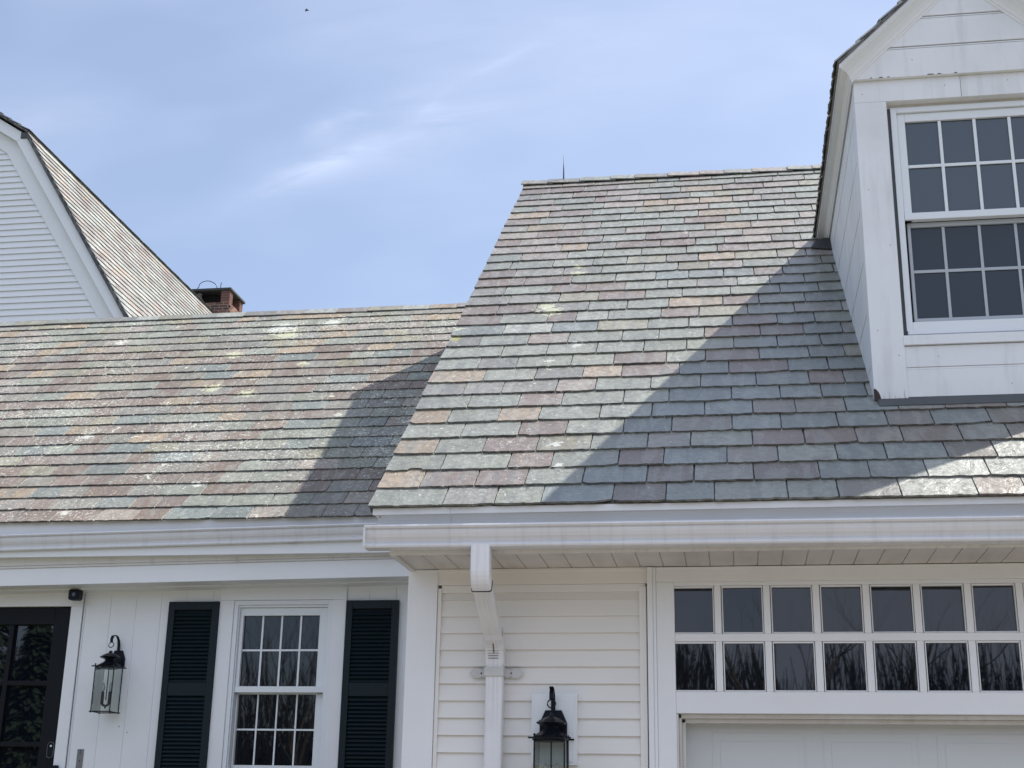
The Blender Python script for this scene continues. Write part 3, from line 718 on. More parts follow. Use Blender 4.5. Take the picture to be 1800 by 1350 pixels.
# eave board, gutter, crown, beam
q = MB(); q.extr([(10.262, 3.62), (10.36, 3.62), (10.36, 3.96), (10.262, 3.905)], XL, XR_); q.build('fascia', M_['trim'], Bz, .002)
q = MB(); gpz = gutter_prof(10.2013, 10.2994, 3.8485, 3.7156)
q.rings([[(XL, y, z + -.0148 * (-2.47 - XL)) for y, z in gpz], [(-1.936, y, z + .0148 * .534) for y, z in gpz]]); gl = q.build('gutter', M_['gutter'], Bz)
q = MB(); q.rings([[(x, y - .002, z - .0148 * (-2.47 - x) + (.002 if k in (13, 14, 15, 16) else 0)) for k, (y, z) in enumerate(gpz[:17])] for x in (-3.436, -3.362)]); q.build('gutter_seam', M_['gutter'], gl)
lx([(10.3587, 3.6059), (10.3277, 3.6059), (10.3252, 3.6279), (10.3148, 3.6511), (10.2994, 3.6705), (10.2877, 3.6924), (10.2839, 3.713), (10.3587, 3.713)], 'bed_molding', M_['fascia'])
lx([(10.3355, 3.5866), (10.3355, 3.6053), (10.3587, 3.6053), (10.3587, 3.5866)], 'bed_molding', M_['fascia'])
beam = lx([(10.3458, 3.4453), (10.5264, 3.4453), (10.5264, 3.586), (10.3458, 3.586)], 'porch_beam', M_['trim'], .003)
lx([(10.5277, 3.4344), (10.636, 3.4254), (10.6451, 3.406), (10.6528, 3.406), (10.6528, 3.5866), (10.5277, 3.5866)], 'porch_ceiling', M_['trim'])
# wall: vertical tongue-and-groove
mb = MB(); x = -1.768
xs_ = []
while x > XL: xs_.append(x); x -= .2187
for i in range(len(xs_) - 1):
    a, b = xs_[i + 1] + .0015, xs_[i] - .0015
    a, b = a - .0011, b + .0011
    segs = [(a, b, -.3, 3.4318)]
    for (ox0, ox1, oz0, oz1) in ((-4.0248, -3.1218, 1.0582, 3.3544), (-6.6048, -5.3535, -1, 3.3157)):
        new = []
        for (p, q, z0, z1) in segs:
            if q <= ox0 or p >= ox1: new.append((p, q, z0, z1)); continue
            if p < ox0: new.append((p, ox0, z0, z1))
            if q > ox1: new.append((ox1, q, z0, z1))
            m0, m1 = max(p, ox0), min(q, ox1)
            if oz0 > z0: new.append((m0, m1, z0, oz0))
            if oz1 < z1: new.append((m0, m1, oz1, z1))
        segs = new
    for sg in segs: mb.box(sg[0], sg[1], 10.6425, 10.6748, sg[2], sg[3])
for bx_ in ((XL, -6.6177, -.3, 3.4318), (-5.3406, -4.0377, -.3, 3.4318), (-3.1089, -1.94, -.3, 3.4318), (-6.6177, -5.3406, 3.3286, 3.4318), (-4.0377, -3.1089, 3.3609, 3.4318), (-4.0377, -3.1089, -.3, 1.0453)): mb.box(bx_[0], bx_[1], 10.6755, 10.78, bx_[2], bx_[3])
mb.build('board_wall', M_['trim'], Bz, .0035)
B((XL, -1.94, 10.84, 17.6, -.3, 3.45)).build('wall', M_['trim'], Bz)
# door casing
B((-5.387, -5.2864, 10.6244, 10.658, -0.464, 3.277), (-6.708, -5.2864, 10.6244, 10.658, 3.2776, 3.406), (-6.708, -6.5274, 10.6244, 10.658, -0.464, 3.277)).build('door_casing', M_['trim'], Bz, .003)
B((-5.2858, -5.2825, 10.6348, 10.6419, -0.464, 3.406)).build('casing_gap', M_['steel'], Bz)
DZ = [(2.6772, 3.1312), (2.1934, 2.6384), (1.7097, 2.1547), (1.2259, 1.6709), (0.7486, 1.1872), (-0.0125, 0.7099)]
dm = B((-6.521, -6.2823, 10.658, 10.7199, -0.335, 3.2731), (-5.5418, -5.3909, 10.658, 10.7199, -0.335, 3.2731), (-6.281, -5.5431, 10.658, 10.7199, 3.1332, 3.2731), (-5.9314, -5.8914, 10.6657, 10.7199, -0.077, 3.1325))
for i in range(5): dm.box(-6.281, -5.9321, 10.6657, 10.7199, DZ[i + 1][1], DZ[i][0]); dm.box(-5.8908, -5.5431, 10.6657, 10.7199, DZ[i + 1][1], DZ[i][0])
dr_ = dm.build('door', M_['blackdoor'], Bz, .003)
B((-6.281, -5.5431, 10.7005, 10.7057, -0.077, 3.148)).build('pane', M_['pane'], dr_)
mb = MB()
def oval(cx_, cz, hw, hh, y, n=24): return [(cx_ + hw * math.copysign(abs(math.cos(a)) ** 1.0, math.cos(a)), y, cz + (hh - hw) * (1 if math.sin(a) >= 0 else -1) + hw * math.sin(a)) for a in [2 * math.pi * (k + .5) / n for k in range(n)]]
rings = [oval(-5.4361, 2.1302, r_, h_, y_) for r_, h_, y_ in ((0.0277, 0.0632, 10.6567), (0.029, 0.0645, 10.6451), (0.0264, 0.0619, 10.6412), (0.0252, 0.0606, 10.6451), (0.0252, 0.0606, 10.6528))]
mb.rings(rings, True, False); lk = mb.build('lock_ring', M_['steel'], dr_, smooth=True)
mb = MB(); mb.rings([oval(-5.4361, 2.1302, .0248, .0602, 10.647), oval(-5.4361, 2.1302, .0248, .0602, 10.658)]); mb.build('lock_plate', M_['iron'], dr_)
mb = MB(); mb.tube([(-5.4348, 10.6431, 2.1612), (-5.4348, 10.6477, 2.1612)], [.008, .0085], 12); mb.build('lock_button', M_['window'], dr_)
# left window casing and sashes
B((-4.1022, -3.9835, 10.6193, 10.658, 1.084, 3.3138), (-3.1579, -3.0444, 10.6193, 10.658, 1.084, 3.3138), (-4.1022, -3.0444, 10.6193, 10.658, 3.3144, 3.4176), (-4.128, -3.0186, 10.5974, 10.658, 1.0195, 1.0834)).build('window_casing', M_['trim'], Bz, .003)
WY2 = 8.262
fr = B((-3.9822, -3.9474, 10.6296, 10.707, 1.084, 3.3125), (-3.194, -3.1592, 10.6296, 10.707, 1.084, 3.3125), (-3.9471, -3.1943, 10.6296, 10.707, 3.277, 3.3125), (-3.9471, -3.9371, 10.6451, 10.707, 1.084, 3.2767), (-3.2044, -3.1943, 10.6451, 10.707, 1.084, 3.2767), (-3.9368, -3.2046, 10.6451, 10.707, 3.2589, 3.2767))
wl = fr.build('window_frame', M_['window'], Bz, .002)
us = B((-3.9358, -3.9087, 10.6657, 10.707, 2.5869, 3.2576), (-3.2714, -3.2056, 10.6657, 10.707, 2.5869, 3.2576), (-3.9084, -3.2717, 10.6657, 10.707, 3.1957, 3.2576), (-3.9358, -3.2056, 10.6528, 10.707, 2.5869, 2.6346))
for k in range(1, 4): xx = -3.9087 + .1593 * k; us.box(xx - .0078, xx + .0078, 10.6851, 10.6941, 2.6352, 3.1951)
us.box(-3.9081, -3.2721, 10.6864, 10.6935, 2.9132, 2.9287)
us.build('upper_sash', M_['window'], wl, .0015)
B((-3.9152, -3.2637, 10.6954, 10.6993, 2.6191, 3.2022)).build('pane', M_['pane'], wl)
ls = B((-3.9358, -3.9229, 10.707, 10.7457, 1.1485, 2.5862), (-3.2779, -3.2056, 10.707, 10.7457, 1.1485, 2.5862), (-3.9226, -3.2781, 10.707, 10.7457, 1.9676, 2.0322), (-3.9226, -3.2781, 10.707, 10.7457, 2.5778, 2.5862))
for k in range(1, 4): xx = -3.9229 + .1612 * k; ls.box(xx - .0066, xx + .0066, 10.7302, 10.738, 2.0328, 2.5772)
ls.box(-3.9222, -3.2785, 10.7315, 10.7373, 2.2979, 2.3121)
ls.build('lower_sash', M_['window'], wl, .0015)
B((-3.928, -3.2637, 10.7405, 10.7444, 1.1485, 2.5856)).build('pane', M_['pane'], wl)
# shutters
def shutter(x0, x1, nm):
    w_ = .0542
    m = B((x0, x0 + w_, 10.596, 10.640, 1.11, 3.3028), (x1 - w_, x1, 10.596, 10.640, 1.11, 3.3028), (x0 + w_ + .0002, x1 - w_ - .0002, 10.596, 10.640, 3.2357, 3.3028), (x0 + w_ + .0002, x1 - w_ - .0002, 10.599, 10.640, 2.5546, 2.6578), (x0 + w_ + .0002, x1 - w_ - .0002, 10.599, 10.640, 1.11, 1.213),
          (x0 + w_ + .0002, x1 - w_ - .0002, 10.632, 10.6393, 1.213, 3.2357))
    o = m.build(nm, M_['shutter'], Bz, .003)
    lv = MB()
    for za, zb in ((2.663, 3.233), (1.219, 2.549)):
        z = za
        while z < zb - .012:
            lv.hexa([(x0 + .055, 10.6005, z), (x1 - .055, 10.6005, z), (x1 - .055, 10.6043, z - .004), (x0 + .055, 10.6043, z - .004),
                     (x0 + .055, 10.625, z + .030), (x1 - .055, 10.625, z + .030), (x1 - .055, 10.630, z + .026), (x0 + .055, 10.630, z + .026)])
            z += .0310
    lv.build('louvre', M_['shutter'], o); return o
shutter(-4.528, -4.103, 'shutter'); shutter(-3.0386, -2.6116, 'shutter')
# nail heads and stains on boards
for x, z in ((-4.870, 2.316), (-4.799, 2.271)): mb = MB(); mb.tube([(x, 10.639, z), (x, 10.643, z)], .004, 8); mb.build('nail_head', M_['rot'], Bz)

# ================================================================= wall lanterns
def lantern(name, cx_, cy, zc0, zc1, half, s, wy, label, plate=1.0):
    L_ = empty(name, (cx_, wy, zc0), label, 'wall lantern', 'black candle wall lanterns')
    b = MB(); h = half; bar = .0032 * s * 1.15
    for sx in (-1, 1):
        for sy in (-1, 1):
            b.tube([(cx_ + sx * h, cy + sy * h, zc0 - .008 * s), (cx_ + sx * h, cy + sy * h, zc1 + .010 * s)], bar, 6)
            b.lathe((cx_ + sx * h, cy + sy * h, zc1 + .008 * s), [(.001, 0), (.0055 * s, .002 * s), (.0055 * s, .006 * s), (.001, .010 * s)], 8)
    for z, ov in ((zc0, .012 * s), (zc1, .026 * s)):
        for sx in (-1, 1): b.tube([(cx_ + sx * h, cy - h - ov, z), (cx_ + sx * h, cy + h + ov * .3, z)], bar, 6); b.tube([(cx_ - h - ov, cy + sx * h, z), (cx_ + h + ov, cy + sx * h, z)], bar, 6)
    b.tube([(cx_, cy, zc0 + .075 * s), (cx_, cy, zc1 + .02)], bar * .9, 6)
    M0 = Matrix.Translation(-Vector((cx_, wy, zc0)))
    def fin(mb_, nm, m_, sm=False):
        mb_.v = [(p[0] - cx_, p[1] - wy, p[2] - zc0) for p in mb_.v]; mb_.local = True; return mb_.build(nm, m_, L_, smooth=sm)
    fin(b, 'cage', M_['iron'])
    c = MB()
    def sq(r, z, n=4, rot=math.pi / 4): return [(cx_ + r * math.cos(rot + 2 * math.pi * k / n), cy + r * math.sin(rot + 2 * math.pi * k / n), z) for k in range(n)]
    z0 = zc1 + .002
    st = [(.052, -.018), (.060, -.016), (.072, .004), (.076, .010), (.060, .022), (.040, .036), (.030, .050), (.034, .058), (.060, .070), (.066, .076), (.046, .092), (.026, .104), (.012, .110), (.010, .125), (.002, .128)]
    c.rings([sq(r * s, z0 + z * s * .80, 8, math.pi / 8) for r, z in st]); fin(c, 'roof_cap', M_['iron'])
    g = MB(); hh = h - .004
    for (a, b_) in (((-hh, -hh), (hh, -hh)), ((hh, -hh), (hh, hh)), ((hh, hh), (-hh, hh)), ((-hh, hh), (-hh, -hh))):
        g.poly([(cx_ + a[0], cy + a[1], zc0 + .004), (cx_ + b_[0], cy + b_[1], zc0 + .004), (cx_ + b_[0], cy + b_[1], zc1 - .004), (cx_ + a[0], cy + a[1], zc1 - .004)])
    fin(g, 'lantern_glass', M_['clear'])
    k = MB(); k.tube([(cx_ - .022 * s, cy, zc0 + .060 * s), (cx_ - .020 * s, cy, zc0 + .046 * s), (cx_, cy, zc0 + .038 * s), (cx_ + .020 * s, cy, zc0 + .046 * s), (cx_ + .022 * s, cy, zc0 + .060 * s)], .008 * s, 8)
    k.lathe((cx_, cy, zc0 + .022 * s), [(.002, 0), (.006 * s, .004 * s), (.004 * s, .010 * s), (.012 * s, .018 * s)], 10)
    for sx in (-1, 1): k.lathe((cx_ + sx * .024 * s, cy, zc0 + .050 * s), [(.010 * s, 0), (.0095 * s, .075 * s), (.003 * s, .078 * s)], 12)
    fin(k, 'candle_sleeve', M_['candle'], True)
    for sx in (-1, 1):
        u = MB(); u.lathe((cx_ + sx * .024 * s, cy, zc0 + .127 * s), [(.005 * s, 0), (.011 * s, .014 * s), (.012 * s, .028 * s), (.006 * s, .048 * s), (.001, .062 * s)], 12); fin(u, 'bulb', M_['bulb'], True)
    p = MB(); ph, pz0, pz1 = .046 * s * plate, zc1 + .012 * s, zc1 + .118 * s
    pr = [(-ph, pz0), (ph, pz0), (ph, pz0 + .055 * s), (ph * .6, pz1), (-ph * .6, pz1), (-ph, pz0 + .055 * s)]
    p.rings([[(cx_ + x, wy - .010 * s, z) for x, z in pr], [(cx_ + x * 1.04, wy - .001, z) for x, z in pr]]); fin(p, 'back_plate', M_['iron'])
    a = MB(); pts = [(wy - .008 * s, .105), (wy - .010 * s, .150), (wy - .020 * s, .180), (wy - .045 * s, .200), (wy - .075 * s, .205), (cy + .012 * s, .196), (cy - .002, .176), (cy - .002 * s, .158)]
    a.rings([[(cx_ - .009 * s, y, zc1 + z * s), (cx_ + .009 * s, y, zc1 + z * s), (cx_ + .009 * s, y - .006 * s * (1 if i > 2 else 1), zc1 + z * s + (.004 * s if i > 1 else 0)), (cx_ - .009 * s, y - .006 * s, zc1 + z * s + (.004 * s if i > 1 else 0))] for i, (y, z) in enumerate(pts)])
    fin(a, 'scroll_arm', M_['iron'])
    r = MB(); n = 18; rr = .017 * s; r.tube([(cx_ + rr * math.cos(2 * math.pi * i / n), cy - .004 + .3 * rr * math.sin(2 * math.pi * i / n), zc1 + .140 * s + rr * math.sin(2 * math.pi * i / n)) for i in range(n + 1)], .0028 * s, 6, False)
    fin(r, 'hanging_ring', M_['iron'])
    return L_
mbulb, nn_, pb, ob = mat('frosted bulb'); pb.inputs['Base Color'].default_value = (.62, .66, .66, 1); pb.inputs['Roughness'].default_value = .2; pb.inputs['Transmission Weight'].default_value = .5
t_ = tex(nn_, 30, 2).outputs[0]; bump(nn_, pb, t_, .05); M_['bulb'] = mbulb
lantern('wall_lantern', -4.9355, 10.4877, 2.4153, 2.7675, .079, 1.25, 10.641, 'smaller black lantern with two candle bulbs on the board wall beside the black door')
lantern('wall_lantern', -1.025, 7.850, 1.690, 2.078, .084, 1.36, 7.939, 'larger black lantern on a white mounting block beside the garage door', 1.22)
# security camera
S_ = empty('security_camera', (-5.3122, 10.61, 3.3544), 'small black cube security camera above the black door', 'security camera')
q = MB(); q.local = True; 
def rbox(m, x0, x1, y0, y1, z0, z1, r=.014, n=4):
    def ring(y, ins=0):
        pts = []
        for cx_, cz, a0 in ((x1 - r, z1 - r, 0), (x0 + r, z1 - r, 90), (x0 + r, z0 + r, 180), (x1 - r, z0 + r, 270)):
            for k in range(n + 1): a = R(a0 + 90 * k / n); pts.append((cx_ + (r - ins) * math.cos(a), y, cz + (r - ins) * math.sin(a)))
        return pts
    m.rings([ring(y0, .006), ring(y0 + .006), ring(y1 - .01), ring(y1, .01)])
rbox(q, -.052, .044, -.11, -.035, -.044, .044, .018); q.build('camera_body', M_['iron'], S_)
q = MB(); q.local = True; q.tube([(-.004, -.1115, 0), (-.004, -.107, 0)], [.016, .018], 16); q.build('lens', M_['pane'], S_)
q = MB(); q.local = True; q.tube([(.0, -.036, 0), (.004, -.016, .006), (.006, .004, .008)], .012, 8); q.build('mount', M_['candle'], S_)
# wall bracket plate and door bell box
K = empty('metal_bracket', (-5.1729, 10.6425, 1.987), 'flat grey metal plate with screw holes low on the white boards by the door', 'bracket')
q = MB(); q.local = True; q.box(-.0277, .0265, -.005, -.0005, -.18, .152); q.build('plate', M_['steel'], K, .001)
for z in (.139, .119, .059, -.026): q = MB(); q.local = True; q.tube([(.0, -.007, z), (.0, -.0045, z)], .0054, 10); q.build('screw', M_['iron'], K)
q = MB(); rbox(q, -5.4025, -5.3277, 10.5845, 10.6186, 1.8967, 2.0102, .008); tag(q.build('doorbell', M_['iron'], None), 'black doorbell box on the door casing below the silver-ringed lock', 'doorbell')

# ================================================================= GAMBREL HOUSE
H = empty('gambrel_house', (-17.5, 26, 0), 'tall white clapboard house with gambrel slate roof rising behind the low wing', 'house')
XC = -17.5; KX, KZ = -13.04, 14.178; UA = .637; LA = 1.58
APZ = KZ + (KX - XC) * UA
FX, FZ = KX + 5.9, KZ - 5.9 * LA       # foot of the lower slope
body = MB()
def gable(y, inset): return [(2 * XC - FX + inset, y, FZ), (FX - inset, y, FZ), (KX - inset, y, KZ - inset * .8), (XC, y, APZ - inset * 1.1), (2 * XC - KX + inset, y, KZ - inset * .8)]
body.rings([gable(22.03, .35), gable(31.5, .35)]); body.box(2 * XC - FX + .4, FX - .4, 22.03, 31.5, 0, FZ + .02)
body.build('wall', M_['far_vinyl'], H)
mb = MB(); z = 14.06; e = .1245
while z > 4.5:
    za, zb = z - e, z
    xr = lambda q: min(KX - .40 + (KZ - q) / LA, 999)
    mb.hexa([(2 * XC - xr(za) , 21.972, za), (xr(za), 21.972, za), (xr(za), 22.03, za), (2 * XC - xr(za), 22.03, za), (2 * XC - xr(za), 21.998, zb), (xr(zb) + .0, 21.998, zb), (xr(zb), 22.03, zb), (2 * XC - xr(zb), 22.03, zb)])
    z -= e
z = 14.06
while z < APZ - .3:
    za, zb = z, z + e; xr = lambda q: KX - .35 - (q - KZ) / UA
    if xr(zb) <= XC + .05: break
    mb.hexa([(2 * XC - xr(za), 21.985, za), (xr(za), 21.985, za), (xr(za), 22.03, za), (2 * XC - xr(za), 22.03, za), (2 * XC - xr(zb), 21.998, zb), (xr(zb), 21.998, zb), (xr(zb), 22.03, zb), (2 * XC - xr(zb), 22.03, zb)])
    z += e
mb.build('clapboards', M_['far_vinyl'], H)
# rake trim: inner flat board and outer proud moulding, both mitred at the knee
def band(o0, o1, y0, y1):
    m = MB()
    for sg in (1, -1):
        fx = lambda x: x if sg > 0 else 2 * XC - x
        def P(o, which):
            if which == 0: return (FX - o * 1.18, FZ)
            if which == 1: return (KX - o * 1.06, KZ - o * .72 - .03)
            return (XC, APZ - o * 1.18 - .03)
        for (a, b) in ((0, 1), (1, 2)):
            q = [P(o0, a), P(o1, a), P(o1, b), P(o0, b)]
            m.rings([[(fx(x), y0, z) for x, z in q], [(fx(x), y1, z) for x, z in q]])
    return m
band(.235, .47, 21.955, 22.0).build('rake_trim', M_['far_vinyl'], H, .004)
band(.06, .2345, 21.82, 21.99).build('rake_trim', M_['far_vinyl'], H, .006)
# lower slope slates (course lines run back from us)
PALF[0] = 1.05
AL = math.atan(LA); V_ = Vector((-math.cos(AL), 0, math.sin(AL))); N_ = Vector((math.sin(AL), 0, math.cos(AL))); U_ = Vector((0, 1, 0))
O_ = Vector((KX + .015 + 4.6 / LA * 1.0, 21.74, KZ - .10 - 4.6))
mb = MB(); mb.cc = (.03,) * 3
LS = 4.6 / math.sin(AL)
q = lambda u, v, h: O_ + U_ * u + V_ * v + N_ * h
mb.hexa([q(.02, -4, -.06), q(9.8, -4, -.06), q(9.8, LS, -.06), q(.02, LS, -.06), q(.02, -4, 0), q(9.8, -4, 0), q(9.8, LS, 0), q(.02, LS, 0)])
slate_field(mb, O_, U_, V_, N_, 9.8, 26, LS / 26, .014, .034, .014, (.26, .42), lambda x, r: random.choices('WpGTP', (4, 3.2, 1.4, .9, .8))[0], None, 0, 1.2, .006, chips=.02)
lsl = mb.build('lower_roof', drm, H, attrs=True)
# dark flashed curb of the upper slope
B((KX - .16, KX - .012, 21.79, 31.6, KZ - .155, KZ - .03)).build('curb_flashing', M_['lead'], H, .01)
mb = MB(); AU = math.atan(UA); V_ = Vector((-math.cos(AU), 0, math.sin(AU))); N_ = Vector((math.sin(AU), 0, math.cos(AU)))
O_ = Vector((KX + .02, 21.72, KZ - .045)); LU = (KX + .02 - XC) / math.cos(AU)
mb.cc = (.03,) * 3; q = lambda u, v, h: O_ + U_ * u + V_ * v + N_ * h
mb.hexa([q(.02, 0, -.03), q(9.9, 0, -.03), q(9.9, LU, -.03), q(.02, LU, -.03), q(.02, 0, .01), q(9.9, 0, .01), q(9.9, LU, .01), q(.02, LU, .01)])
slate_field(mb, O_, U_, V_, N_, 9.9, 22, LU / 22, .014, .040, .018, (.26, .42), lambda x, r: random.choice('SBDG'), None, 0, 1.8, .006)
V_ = Vector((math.cos(AU), 0, math.sin(AU))); O_ = Vector((2 * XC - KX - .02, 21.72, KZ - .045)); N_ = Vector((-math.sin(AU), 0, math.cos(AU)))
mb.cc = (.2, .2, .2); mb.hexa([q(.02, 0, -.03), q(9.9, 0, -.03), q(9.9, LU, -.03), q(.02, LU, -.03), q(.02, 0, .03), q(9.9, 0, .03), q(9.9, LU, .03), q(.02, LU, .03)])
mb.build('upper_roof', drm, H, attrs=True)
PALF[0] = 1.0
# chimney behind the roof: real brick courses, corner piers, cap slab, flue pots, cable loop
mbr, n, p, o = mat('old brick'); at = N(n, 'ShaderNodeAttribute', attribute_name='tint')
t3 = tex(n, 14, 6).outputs[0]; n.links.new(mix(n, mth(n, 'MULTIPLY', t3, .35), at.outputs['Color'], (.05, .035, .03)), p.inputs['Base Color']); p.inputs['Roughness'].default_value = .9; bump(n, p, t3, .6, .01)
mmo = flat('lime mortar', (.46, .40, .34), .95)
CX0, CX1, CY0, CY1 = -14.35, -12.79, 32.0, 32.98
mor = B((CX0 + .02, CX1 - .006, CY0 + .006, CY1 - .02, 0, 14.60)); 
mb = MB()
def course(x0, x1, y0, y1, z, off):
    bl, g, d = .22, .014, .10
    x = x0 - off
    while x < x1 - .02:
        a, b = max(x, x0), min(x + bl, x1)
        if b - a > .03: mb.cc = random.choice(((.13, .06, .048), (.16, .075, .058), (.11, .05, .043), (.19, .10, .075), (.08, .045, .04))); mb.box(a, b, y0, y0 + d, z, z + .062)
        x += bl + g
    y = y0 + (0 if off else .11) + g
    while y < y1 - .02:
        a, b = y, min(y + bl, y1)
        if b - a > .03: mb.cc = random.choice(((.20, .09, .065), (.24, .115, .08), (.16, .07, .055), (.30, .17, .125))); mb.box(x1 - d, x1, a, b, z, z + .062)  # right-side bricks lighter than the front: sunlit face put into their colour
        y += bl + g
z = 11.2; k = 0
while z < 14.60: course(CX0, CX1, CY0, CY1, z, .11 * (k % 2)); z += .076; k += 1
ch = mb.build('chimney', mbr, H, attrs=True)
for (a, b, c, d) in ((CX1 - .24, CX1, CY0, CY0 + .22), (CX0, CX0 + .24, CY0, CY0 + .22), (CX1 - .22, CX1, CY1 - .22, CY1), (CX0, CX0 + .22, CY1 - .22, CY1)):
    z = 14.62; pm = MB()
    while z < 14.93: pm.cc = random.choice(((.15, .07, .055), (.19, .09, .068), (.13, .06, .05))); pm.box(a, b, c, d, z, z + .066); z += .074
    pm.build('corner_pier', mbr, ch, attrs=True)
mor.box(CX1 - .235, CX1 - .008, CY0 + .006, CY0 + .214, 14.6, 14.93); mor.box(CX1 - .212, CX1 - .008, CY1 - .214, CY1 - .008, 14.6, 14.93); mor.box(CX0, CX1 - .03, CY0 + .03, CY1 - .03, 14.598, 14.618)
mor.build('mortar', mmo, ch)
mb = MB(); mb.hexa([(CX0 - .05, CY0 - .05, 14.935), (CX1 + .04, CY0 - .05, 14.935), (CX1 + .05, CY1 + .06, 14.935), (CX0 - .05, CY1 + .06, 14.935), (CX0 - .05, CY0 - .05, 15.00), (CX1 + .04, CY0 - .05, 15.00), (CX1 + .05, CY1 + .06, 15.00), (CX0 - .05, CY1 + .06, 15.00)])
mb.build('cap_slab', M_['slab'], ch, .01)
B((CX0 + .1, CX1 - .23, CY0 + .30, CY1 - .25, 14.6, 14.93)).build('flue_liner', M_['dark'], ch)
mb = MB(); mb.lathe((-13.66, CY0 + .10, 14.60), [(.075, 0), (.09, .03), (.10, .05), (.07, .075), (.06, .11), (.085, .13), (.095, .155), (.065, .185), (.055, .23), (.07, .26), (.06, .31)], 14); mb.build('flue_pot', flat('weathered clay', (.16, .15, .14), .9), ch)
mb = MB(); pts = [(-13.70, 31.97, 14.99), (-13.66, 31.97, 15.05), (-13.64, 31.97, 15.13), (-13.58, 31.97, 15.185), (-13.48, 31.97, 15.215), (-13.38, 31.97, 15.21), (-13.28, 31.97, 15.17), (-13.20, 31.97, 15.11), (-13.155, 31.97, 15.05), (-13.155, 31.97, 14.99)]
mb.tube(pts, .010, 6); mb.tube([(-13.06, 31.98, 14.99), (-13.045, 31.98, 15.15)], [.009, .012], 6); mb.build('cable_loop', M_['iron'], ch)

# ================================================================= bird
bd_ = MB(); bx, by, bz = -41.9, 119.2, 82.43
bd_.rings([[(bx + dx, by + r_ * math.cos(a), bz + dz + r_ * math.sin(a)) for a in [2 * math.pi * k / 8 for k in range(8)]] for dx, dz, r_ in ((-.20, .10, .01), (-.13, .07, .05), (0, 0, .075), (.10, -.02, .06), (.20, -.03, .045), (.26, -.03, .01))])
for sg, tipx in ((1, -.30), (-1, .10)):
    bd_.rings([[(bx - .06, by, bz + .03), (bx + .10, by, bz), (bx + .10, by, bz + .012), (bx - .06, by, bz + .045)],
               [(bx + tipx * .6 - .05, by + sg * .22, bz + sg * .08 + .02), (bx + tipx * .6 + .10, by + sg * .22, bz + sg * .06), (bx + tipx * .6 + .10, by + sg * .22, bz + sg * .06 + .01), (bx + tipx * .6 - .05, by + sg * .22, bz + sg * .08 + .03)],
               [(bx + tipx, by + sg * .45, bz + sg * .12), (bx + tipx + .04, by + sg * .45, bz + sg * .12), (bx + tipx + .04, by + sg * .45, bz + sg * .12 + .005), (bx + tipx, by + sg * .45, bz + sg * .12 + .005)]])
tag(bd_.build('bird', M_['bird']), 'tiny dark bird flying high in the open sky', 'bird')

# ================================================================= ground and what the glass reflects
mg, n, p, o = mat('spring lawn'); t = tex(n, 1.5, 8).outputs[0]; t5 = tex(n, 60, 4).outputs[0]
n.links.new(mix(n, t5, mix(n, t, (.10, .115, .045), (.17, .14, .085)), (.07, .08, .035)), p.inputs['Base Color']); p.inputs['Roughness'].default_value = .95
g = MB(); g.poly([(-400, -400, 0), (400, -400, 0), (400, 400, 0), (-400, 400, 0)]); tag(g.build('ground', mg), kind='structure')
ma, n, p, o = mat('driveway gravel'); t = tex(n, 40, 6).outputs[0]; n.links.new(mix(n, t, (.21, .19, .165), (.30, .27, .24)), p.inputs['Base Color']); p.inputs['Roughness'].default_value = .95
g = MB(); g.poly([(-7, -9, .004), (7, -9, .004), (7, 8.0, .004), (-7, 8.0, .004)]); tag(g.build('driveway', ma), kind='structure')
mbk, n, p, o = mat('bark'); t = tex(n, 8, 6, stretch=(4, 4, 1)).outputs[0]; n.links.new(mix(n, t, (.08, .065, .05), (.19, .165, .14)), p.inputs['Base Color']); p.inputs['Roughness'].default_value = .95
def grow(m, p, d, ln, r, lev, top):
    p = Vector(p); pts = [p]; rs = [r]
    for i in range(3):
        d = (d + Vector((random.uniform(-.16, .16), random.uniform(-.16, .16), random.uniform(-.04, .14)))).normalized(); p = p + d * ln / 3; pts.append(p); rs.append(r * (1 - .14 * (i + 1)))
    (m[0] if lev < 2 else m[1]).tube(pts, rs, 5 if lev < 2 else 3, False)
    if lev >= 5: return
    for i in range(3 if lev else 5):
        a = random.uniform(0, 2 * math.pi); q = Vector((math.cos(a), math.sin(a), random.uniform(.3, 1.1))).normalized()
        grow(m, pts[random.choice((2, 3, 3)) if lev else 3], (d * .75 + q * .65).normalized(), ln * random.uniform(.62, .82), rs[-1] * random.uniform(.5, .68), lev + 1, top)
spots = [(-6.5, -16, 9.0), (5.2, -19, 10), (-13, -20, 10), (11, -24, 12), (-18, -17, 9), (17, -20, 10), (1.5, -30, 13), (-8, -33, 13)]
lbl = ['bare tree nearest the camera, behind it to the left', 'bare tree behind the camera, slightly right', 'bare tree behind the camera at far left of the lawn', 'tall bare tree behind the camera on the right', 'short bare tree at the left lawn edge behind the camera', 'bare tree at the right lawn edge behind the camera', 'tallest bare tree far behind the camera in the middle', 'bare tree far behind the camera to the left']
for (x, y, h), lb in zip(spots, lbl):
    T = empty('bare_tree', (x, y, 0), lb, 'tree', 'bare trees behind the camera'); m = (MB(), MB()); m[0].local = m[1].local = True
    grow(m, (0, 0, 0), Vector((0, 0, 1)), h * .30, h * .018, 0, h)
    m[0].build('trunk', mbk, T, smooth=True); m[1].build('crown', mbk, T, smooth=True)
mfo, n, p, o = mat('evergreen foliage'); t = tex(n, 3, 4).outputs[0]; n.links.new(mix(n, t, (.025, .05, .022), (.07, .10, .05)), p.inputs['Base Color']); p.inputs['Roughness'].default_value = .7
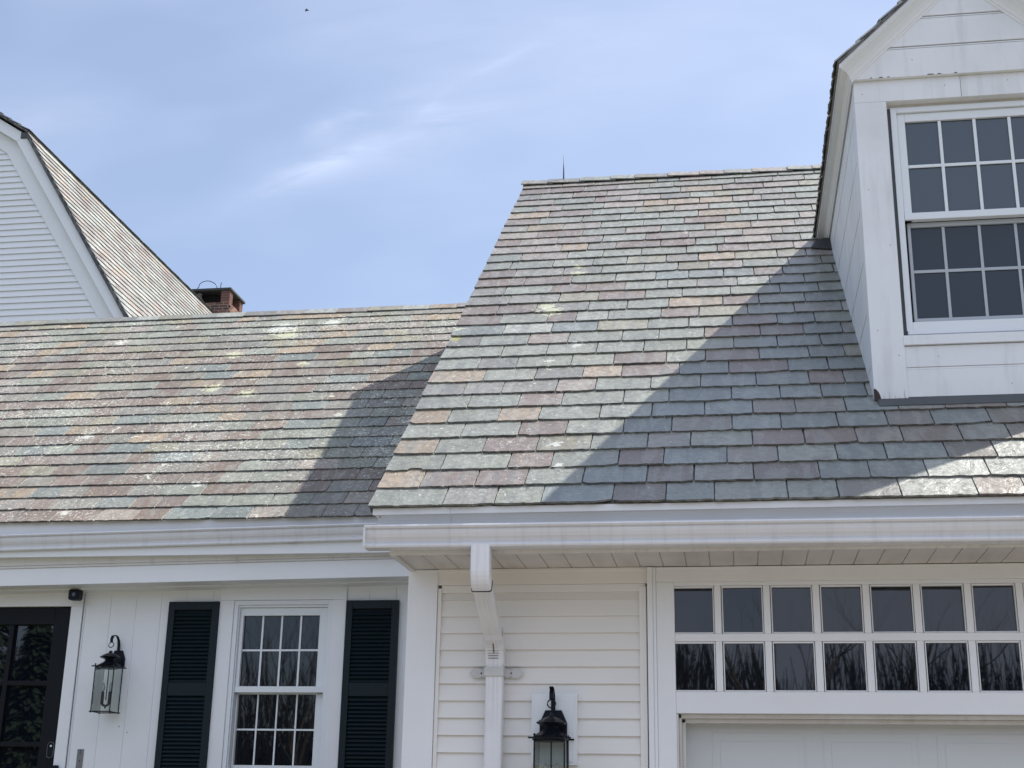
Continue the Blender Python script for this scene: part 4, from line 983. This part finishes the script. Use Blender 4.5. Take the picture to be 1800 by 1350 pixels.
for i, (x, y, h) in enumerate([(-18.2, -13, 6.5), (-20.5, -14.5, 8), (-23, -12.5, 7), (-25.5, -14, 8.5), (-29, -15, 9), (-22, -20, 8), (24, -22, 8)]):
    T = empty('evergreen_tree', (x, y, 0), ['dark conifer behind the camera, first from the right in the left hedge row', 'tall conifer second in the left row', 'conifer third in the left row', 'tall conifer fourth in the left row', 'outermost and tallest conifer of the left row', 'conifer standing behind the left row', 'lone conifer on the right behind the camera'][i], 'tree', 'conifers behind the camera')
    a = MB(); a.local = True; a.tube([(0, 0, 0), (0, 0, h * .5), (0, 0, h)], [.14, .09, .02], 6); a.build('trunk', mbk, T)
    f = MB(); f.local = True
    for k in range(1500):
        z = h * (1 - random.random() ** 1.6 * .95); r_ = (1 - z / h) * h * .26 * random.uniform(.55, 1.08) + .05; an = random.uniform(0, 6.283)
        c = Vector((r_ * math.cos(an), r_ * math.sin(an), z)); o1 = Vector((math.cos(an), math.sin(an), -.5)) * random.uniform(.15, .38); o2 = Vector((-math.sin(an), math.cos(an), random.uniform(-.4, .4))) * random.uniform(.06, .14)
        f.poly([c - o2, c + o1 - o2 * .3, c + o1 + o2 * .3, c + o2])
    f.build('crown', mfo, T)

mw, n, p, o = mat('winter twigs'); t = tex(n, .6, 4).outputs[0]; n.links.new(mix(n, t, (.02, .018, .016), (.05, .042, .034)), p.inputs['Base Color']); p.inputs['Roughness'].default_value = .95
f = MB()
for k in range(26000):
    a = random.uniform(R(195), R(345)); r_ = random.uniform(55, 72); x, y = r_ * math.cos(a), r_ * math.sin(a)
    top = 10.6 + 2.4 * noise.noise(Vector((x * .09, y * .09, 0))) + 1.2 * noise.noise(Vector((x * .5, y * .5, 3)))
    z0 = random.uniform(0, top * .8); ln = random.uniform(1.0, 3.2) * (1 if z0 > 2 else 1.6); lean = random.uniform(-.5, .5) * ln * .5; w_ = random.uniform(.018, .05) * (5 if z0 < 3.2 else 1.6 if z0 < 6 else 1)
    t_ = Vector((-math.sin(a), math.cos(a), 0)); c = Vector((x, y, z0)); e = c + t_ * lean + Vector((0, 0, min(ln, top - z0 + .4)))
    f.poly([c - t_ * w_, c + t_ * w_, e + t_ * w_ * .3, e - t_ * w_ * .3])
tag(f.build('woods', mw), kind='stuff')
